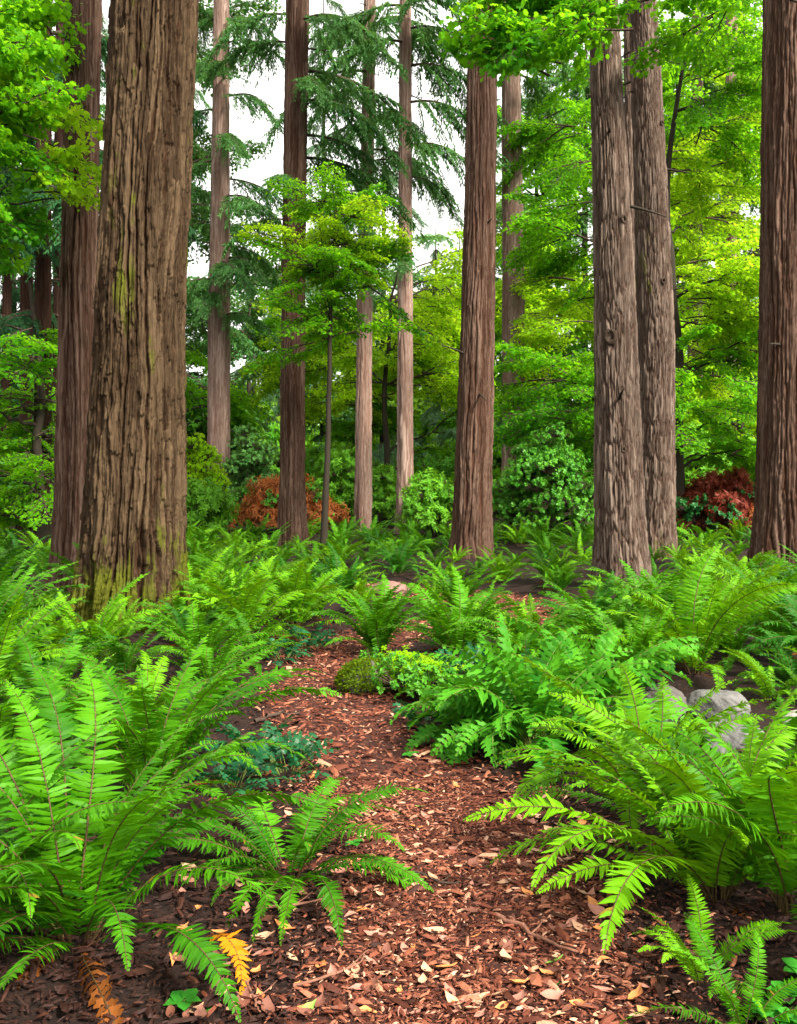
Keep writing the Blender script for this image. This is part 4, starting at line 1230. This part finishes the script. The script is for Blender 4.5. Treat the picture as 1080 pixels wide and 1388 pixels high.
fern(G(1070, 1120), 'fern', 20, .72, 61, 'sword fern with upright fronds in front of the grey boulder', mixp=(.5, .4, .1), dead=1)
fern(G(868, 1110), 'fern_bright', 22, .80, 62, 'upright yellow green sword fern between the glossy plant and the boulders', mixp=(.5, .4, .1))
fern(G(950, 1335), 'fern_bright', 9, .36, 7, 'little young fern with light green fronds at the foot of the big ferns', mixp=(.1, .5, .4))
fern(G(1010, 1400), 'fern', 9, .35, 71, 'low young fern sprouting beside the round leaved seedlings', mixp=(.2, .5, .3))
fern(G(940, 912), 'fern_bright', 30, 1.0, 8, 'tall vase shaped sword fern growing behind the boulders', mixp=(.65, .25, .10), dead=3)
fern(G(1058, 890), 'fern', 26, .92, 9, 'broad sword fern behind the boulders under the broad trunk', mixp=(.5, .35, .15), dead=2)
fern(G(812, 893), 'fern', 24, .80, 10, 'sword fern with arching fronds behind the glossy drooping plant', mixp=(.45, .4, .15), dead=1)
fern(G(622, 893), 'fern', 28, .82, 12, 'upright sword fern growing above the blue green ground cover', mixp=(.6, .3, .1), dead=1)
fern(G(512, 890), 'fern', 28, .80, 13, 'neat shuttlecock shaped fern standing on the path bend by the mossy rock', mixp=(.85, .15, 0))
fern(G(60, 930), 'fern_deep', 22, .64, 14, 'deep green sword fern at the foot of the thick mossy trunk', mixp=(.45, .4, .15), dead=1)
fern(G(170, 915), 'fern', 18, .50, 15, 'sword fern curling in front of the mossy flared trunk base', mixp=(.35, .5, .15), dead=1)
fern(G(285, 935), 'fern', 20, .66, 16, 'sword fern with feathery fronds between the mossy trunk and the path', mixp=(.4, .45, .15), dead=1)
fern(G(345, 900), 'fern', 16, .60, 17, 'sword fern with light fronds just past the mossy trunk by the path bend', mixp=(.45, .4, .15))
fern(G(250, 860), 'fern', 14, .60, 18, 'fern tucked against the side of the mossy trunk', mixp=(.5, .35, .15))

# the rest of the fern beds
MARKS = [(180, 848, 'the thick mossy trunk'), (396, 738, 'the dark brown trunk'), (640, 755, 'the red brown fibrous trunk'), (844, 787, 'the grey scaly trunk'), (889, 748, 'the mossy brown trunk'), (1066, 767, 'the broad red brown trunk'),
         (438, 752, 'the young maple stem'), (526, 806, 'the pinkish flat stone'), (512, 890, 'the shuttlecock fern'), (696, 742, 'the pinkish trunk'), (549, 722, 'the straight brown trunk'), (58, 750, 'the crooked maple'),
         (275, 740, 'the rounded rhododendron'), (972, 968, 'the grey boulder'), (940, 912, 'the tall vase shaped fern'), (712, 843, 'the bare mulch patch')]
MARKS = [(gnd(x, y)[:2], n_) for x, y, n_ in MARKS]
TAKEN = [(o_.location.x, o_.location.y, .42) for o_ in COL.objects if o_.name.startswith('sword_fern')] + [(o_.location.x, o_.location.y, .75) for o_ in COL.objects if o_.name.startswith('conifer_tree') and o_.location.y < 22]
FEET = [(o_.location.x, o_.location.y) for o_ in COL.objects if o_.name.startswith('conifer_tree') and o_.location.y < 22]
far_spots = [(410, 815), (350, 800), (462, 812), (300, 790), (275, 830), (330, 835), (560, 800), (600, 790), (700, 815), (745, 790), (680, 790), (775, 795), (262, 775), (500, 765), (540, 770), (590, 770), (330, 765), (460, 770),
             (900, 815), (1000, 800), (960, 790), (1060, 810), (870, 845), (760, 850), (990, 850), (930, 780), (820, 815), (380, 765), (425, 770), (700, 770), (735, 765), (790, 765), (650, 780), (1020, 785), (885, 790), (575, 815), (620, 830), (670, 845), (285, 765),
             (20, 800), (55, 815), (0, 840), (40, 780), (5, 775), (90, 850), (-10, 880), (1012, 925), (868, 905), (1078, 935), (880, 880), (760, 870), (760, 780), (1070, 850), (1095, 800), (580, 840)]
spots = [G(x, y) for x, y in far_spots]
rb = random.Random(77)
for _ in range(5000):
    y = rb.uniform(5.2, 22); x = rb.uniform(-.44, .44) * y
    spots.append(np.array([x, y, H(x, y)]))
COLOUR = {'fern': 'mid green', 'fern_bright': 'yellow green', 'fern_deep': 'deep green'}
nf = 0
for i, p in enumerate(spots):
    dp = PD(p[0], p[1])
    if dp < (.12 if i < len(far_spots) else .30): continue
    gap = .53 if p[1] < 10 else .63 if p[1] < 14 else .74
    if i < len(far_spots): gap *= .6
    if any(math.hypot(p[0] - a_, p[1] - b_) < max(gap, c_) * (1 if c_ > .5 else 1) for a_, b_, c_ in TAKEN): continue
    px_ = 540 + F * p[0] / p[1]
    if 560 < px_ < 860 and 4.2 < p[1] < 6.6 or px_ > 840 and 5.0 < p[1] < 6.2: continue       # glossy plants and boulders stand here
    if 650 < px_ < 775 and 7.4 < p[1] < 9.6 or 490 < px_ < 565 and 9.2 < p[1] < 12.3: continue   # bare mulch and the flat stone show here
    foot_zone = any(abs(p[0] - tx) < .45 + .02 * ty and -.3 < ty - p[1] < 1.3 + .06 * ty for tx, ty in FEET)
    TAKEN.append((p[0], p[1], gap))
    r = random.Random(900 + i)
    key = r.choices(('fern', 'fern_bright', 'fern_deep'), (.55, .33, .12))[0]
    far = p[1] > 13
    L = r.choice((.55, .70, .88)) * r.uniform(.92, 1.06)
    if p[1] > 11: L *= .84
    if foot_zone: L = r.uniform(.34, .44)
    mk = min(MARKS, key=lambda m_: math.hypot(m_[0][0] - p[0], m_[0][1] - p[1]))[1]
    size = 'small' if L < .58 else 'medium' if L < .72 else 'large'
    fern(p, key, 16 if far else 24, L, 200 + i, f'{size} {COLOUR[key]} sword fern in the bed near {mk}', 'sword ferns filling the beds', mixp=r.choice([(.75, .20, .05), (.5, .35, .15), (.3, .5, .2)]), dead=0 if far else 2)
    nf += 1

# glossy pinnate plant by the path
fern(G(725, 1010), 'glossy', 70, 1.25, 31, 'glossy evergreen with broad drooping leaflets spilling over the path edge', mixp=(.25, .45, .30), name='pinnate_shrub', cat='shrub', part_name='leaf', tilt=.2)
fern(G(655, 1000), 'glossy', 36, 1.0, 32, 'low glossy evergreen half merged into the drooping plant by the path', mixp=(.2, .45, .35), name='pinnate_shrub', cat='shrub', part_name='leaf', tilt=.2)
fern(G(800, 970), 'glossy', 36, 1.2, 33, 'glossy evergreen tucked between the drooping plant and the fern behind', mixp=(.35, .45, .20), name='pinnate_shrub', cat='shrub', part_name='leaf', tilt=.2)
BG = 'blue green leafy ground cover'
for i, (x, y, n, L, key, lab) in enumerate([
        (640, 925, 26, 1.0, 'bluegreen', 'blue green ground cover under the upright fern by the mossy rock'), (700, 915, 26, 1.0, 'bluegreen', 'blue green ground cover between the upright fern and the glossy plant'),
        (590, 920, 22, .85, 'bluegreen', 'blue green ground cover just behind the mossy rock'), (350, 1030, 26, 1.0, 'bluegreen', 'blue green ground cover between ferns at the path edge by the dark stick'), (390, 1050, 20, .85, 'bluegreen', 'blue green ground cover spilling from under the small spreading fern'),
        (315, 1070, 20, .9, 'bluegreen', 'blue green ground cover shaded by the arching sword fern'), (415, 880, 24, 1.0, 'bluegreen', 'dark ground cover on the inner side of the path bend'), (385, 895, 20, .9, 'bluegreen', 'dark ground cover under the light fern by the path bend'),
        (880, 1010, 18, .8, 'bluegreen', 'small blue green plant sprouting among the boulders'), (575, 985, 14, .7, 'bluegreen', 'tiny plant on the path edge below the mossy rock')]):
    fern(G(x, y), key, n, L, 60 + i, lab, 'low ground cover plants', mixp=(.3, .45, .25), name='ground_cover_plant', cat='plant', part_name='leaf', tilt=.2)
for i, (x, y, lab) in enumerate([(575, 945, 'light green leafy plant growing beside the mossy rock'), (540, 930, 'light green leafy plant leaning over the mossy rock')]):
    b = G(x, y); root = empty('leafy_plant', b, lab, 'plant', 'low ground cover plants')
    r = random.Random(i)
    for k in range(7):
        a = k * 2.4
        part('leaf_cluster', r.choice(TUFT_FINE['maple_light' if k % 3 == 0 else 'rhodo']), root, MAT((.16 * math.cos(a) * (k > 0), .13 * math.sin(a) * (k > 0), .07), a, 0, 0, .42))

fern(G(1045, 950), 'fern_bright', 16, .42, 181, 'low yellow green fern behind the row of boulders', mixp=(.3, .5, .2))
fern(G(1095, 955), 'fern', 16, .45, 182, 'low fern past the pale cream stone', mixp=(.3, .5, .2))
# golden dead frond
p = G(250, 1340)
o = part('fallen_frond', FR['gold']['low'][0], None, MAT((p[0] + .05, p[1] + .02, p[2] + .13), R(-50), R(-2), 0, .56))
tag(o, 'golden orange dead fern frond drooping to the soil', 'frond')


# ------------------------------------------------------------------ rocks
def ico(sub):
    import bmesh
    bm = bmesh.new(); bmesh.ops.create_icosphere(bm, subdivisions=sub, radius=1)
    V = np.array([v.co[:] for v in bm.verts]); T = np.array([[v.index for v in f.verts] for f in bm.faces]); bm.free()
    return V, T


ICO = ico(5)


def rock(p, dims, mat, seed, label, rz=0, sink=.3, name='boulder', cat='rock', facets=10, rough=.07):
    V, T = ICO[0].copy(), ICO[1]
    r = np.random.default_rng(seed)
    for _ in range(facets):
        d = r.normal(0, 1, 3); d /= np.linalg.norm(d); c = r.uniform(.60, .88)
        s = V @ d
        V = V - np.outer(np.clip(s - c, 0, 9) * .95, d)
    n1 = fbm(V[:, 0] * 1.7 + V[:, 2] * .9 + seed, V[:, 1] * 1.7 - V[:, 2] * 1.1, seed, 4)
    n2 = fbm(V[:, 0] * 7 + V[:, 2] * 5, V[:, 1] * 7 - V[:, 2] * 4, seed + 3, 3)
    V = V * (1 + .22 * n1 + rough * 2 * n2)[:, None] * np.array(dims)
    m = MB(); m.add(V, tris=T, tint=.5)
    o = part(name, m.mesh(name, [M[mat]]), None, MAT((p[0], p[1], p[2] + dims[2] * (1 - sink) * .55), rz))
    return tag(o, label, cat)


rock(G(970, 972), (.19, .16, .125), 'rock', 1, 'rounded light grey boulder behind the ferns', rz=.4)
rock(G(903, 968), (.21, .16, .13), 'rock_dark', 2, 'dark brown boulder leaning against the light grey boulder', rz=.9)
rock(G(985, 1012), (.20, .15, .09), 'rock', 4, 'flat grey stone below the light grey boulder', rz=.2)
rock(G(1085, 1000), (.13, .11, .10), 'rock_pale', 5, 'pale cream stone at the end of the row of boulders')
rock(G(526, 806), (.30, .26, .14), 'rock_pink', 6, 'pinkish flat stone between ferns beyond the path bend')
ms_rock = rock(G(497, 938), (.19, .16, .15), 'rock_dark', 7, 'mossy rock on the inside of the path bend', name='mossy_rock')
n = 3000
d = RNG.normal(0, 1, (n, 3)); d[:, 2] = np.abs(d[:, 2]) * .9 - .1; d /= np.linalg.norm(d, axis=1, keepdims=True)
m = MB()
place_leaves(m, STRIP_V * [1, 1.6, 1], STRIP_T, d * [.195, .165, .15], d * .5 + RNG.normal(0, .6, (n, 3)) + [0, 0, .2], d, RNG.uniform(.015, .034, n), np.clip(RNG.normal(.45, .25, n), 0, 1))
mo = part('moss', m.mesh('moss', [M['moss']]), ms_rock); mo['kind'] = 'stuff'
rock(at(1020, 650, 33) * [1, 1, 0] + [0, 0, .6], (.9, .8, 1.5), 'rock_pale', 9, 'pale standing rock behind the dark red laceleaf maple', sink=.5)


# ------------------------------------------------------------------ fallen leaves, sticks, seedlings
def dry_leaf(seed, w, curl):
    r = np.random.default_rng(seed)
    st = np.linspace(0, 1, 6); hw = w * np.array([.04, .62, 1, .9, .5, .02]) * (1 + r.normal(0, .08, 6))
    V = []
    for t, h in zip(st, hw):
        zc = curl * (t - .5) ** 2
        V += [(t - .5, h, zc + .5 * abs(curl) * h + r.normal(0, .02)), (t - .5, 0, zc - .02), (t - .5, -h, zc + .5 * abs(curl) * h + r.normal(0, .02))]
    Q = []
    for i in range(5):
        a = i * 3
        Q += [(a, a + 1, a + 4, a + 3), (a + 1, a + 2, a + 5, a + 4)]
    V = np.array(V)
    V2 = V - [0, 0, .012]
    m = MB(); m.add(V, quads=Q, tint=.5); m.add(V2, quads=[q[::-1] for q in Q], tint=.4)
    return m


LEAFCOL = [('tan', (0.30, 0.15, 0.085), (0.56, 0.34, 0.21), 'pale tan'), ('pink', (0.22, 0.080, 0.055), (0.42, 0.19, 0.135), 'pinkish brown'), ('orange', (0.40, 0.13, 0.035), (0.60, 0.25, 0.08), 'orange'), ('brown', (0.07, 0.022, 0.013), (0.19, 0.068, 0.040), 'red brown'), ('green', (0.12, 0.26, 0.03), (0.30, 0.42, 0.08), 'yellow green')]
LM = {}
for c, a, b, _ in LEAFCOL:
    mt = plain_mat('dry_leaf_' + c, a, b, 40, .55, .3, .35)
    LM[c] = [dry_leaf(40 + i, [.20, .26, .15, .22][i], [.5, .9, -.5, .35][i]).mesh('fallen_leaf', [mt]) for i in range(4)]
r = random.Random(4)
cnt = 0
tries = 0
while cnt < 285 and tries < 6000:
    tries += 1
    x = r.uniform(230, 880); y = 1388 - 330 * r.random() ** 1.5
    p = G(x, y)
    dd = PD(p[0], p[1])
    if dd > .55: continue
    k = r.choices(range(5), (.22, .30, .12, .33, .03))[0]
    c = LEAFCOL[k]
    s = r.uniform(.035, .082)
    o = part('fallen_leaf', r.choice(LM[c[0]]), None, MAT((p[0], p[1], p[2] + .022), r.uniform(0, 6.28), r.uniform(-.3, .3), r.uniform(-.35, .35), s))
    where = 'wood chip path' if dd < 0 else 'dark soil at the path edge'
    tag(o, f'{c[3]} dry leaf lying on the {where}', 'leaf', 'fallen leaves on the ' + ('path' if dd < 0 else 'soil'))
    cnt += 1


def stick(px_pts, rad, mat, label, seed, lift=.025):
    P = np.array([G(x, y) + [0, 0, lift] for x, y in px_pts])
    P = catmull(P, 6)
    t = np.linspace(0, 1, len(P))
    P = P + np.stack([fbm(t * 6, t * 0, seed, 3), fbm(t * 6, t * 0 + 4, seed, 3), .4 * fbm(t * 6, t * 0 + 8, seed, 3)], 1) * rad * 4
    b = P[0].copy()
    m = MB(); tube(m, P - b, rad * (1 - .55 * t), 7)
    k = len(P) // 2
    tube(m, np.array([P[k] - b, P[k] - b + [.03, .03, .01], P[k] - b + [.05, .075, .012]]), [rad * .5, rad * .4, rad * .2], 5)
    o = part('stick', m.mesh('stick', [M[mat]]), None, MAT(b))
    tag(o, label, 'stick')


stick([(345, 984), (372, 975), (402, 972)], .013, 'twig', 'dark curved stick lying at the path edge by the arching fern', 1)
stick([(672, 1250), (720, 1275), (780, 1303)], .009, 'stick', 'long red brown stick lying across the wood chips', 2)
stick([(350, 1240), (400, 1235), (452, 1228)], .006, 'stick', 'thin bent twig on dark soil under the small spreading fern', 3)
stick([(395, 1350), (470, 1325), (500, 1300)], .005, 'stick', 'thin twig slanting over the leaf litter', 4)
stick([(560, 1190), (600, 1206), (625, 1204)], .006, 'twig', 'short dark twig half buried in wood chips', 5)
stick([(330, 1330), (345, 1365), (350, 1385)], .005, 'stick', 'red twig lying near the golden dead frond', 6)


def seedling(p, n, size, seed, label):
    r = np.random.default_rng(seed)
    root = empty('seedling', p, label, 'seedling', 'small seedlings')
    ms = MB(); tube(ms, np.array([[0, 0, -.01], [0, 0, size * .6]]), [.0025, .0015], 5)
    part('stem', ms.mesh('stem', [M['rachis_green']]), root)
    for k in range(n):
        a = k * 2 * PI / n + r.normal(0, .2)
        m = MB()
        place_leaves(m, OVAL_V * [1, 1.35, 1], OVAL_T, [[0, 0, size * .6 - .004 * (k % 3)]], [[math.cos(a), math.sin(a), r.uniform(-.1, .3)]], [[0, 0, 1]], [size * r.uniform(.8, 1.1)], np.array([r.uniform(.3, .9)]))
        part('leaf', m.mesh('leaf', [M['seedling']]), root)


for i, (x, y, n, s, lab) in enumerate([(250, 1372, 5, .055, 'tiny green seedling on dark soil below the golden frond'), (287, 1368, 3, .03, 'single tiny sprout beside the seedling below the golden frond'), (1065, 1360, 9, .055, 'round leaved seedling at the foot of the dense sword fern'),
                                       (1040, 1385, 9, .055, 'round leaved seedling beside the low young fern'), (1085, 1330, 9, .055, 'round leaved seedling shaded by the dense sword fern'), (1075, 1395, 8, .045, 'small round leaved seedling among its larger neighbours'), (752, 1338, 4, .022, 'tiny green sprout pushing through the wood chips'),
                                       (555, 1030, 5, .05, 'small green weed on the path edge beside the glossy plant'), (480, 1150, 5, .045, 'small green weed between the path and the small spreading fern')]):
    seedling(G(x, y), n, s, i, lab)
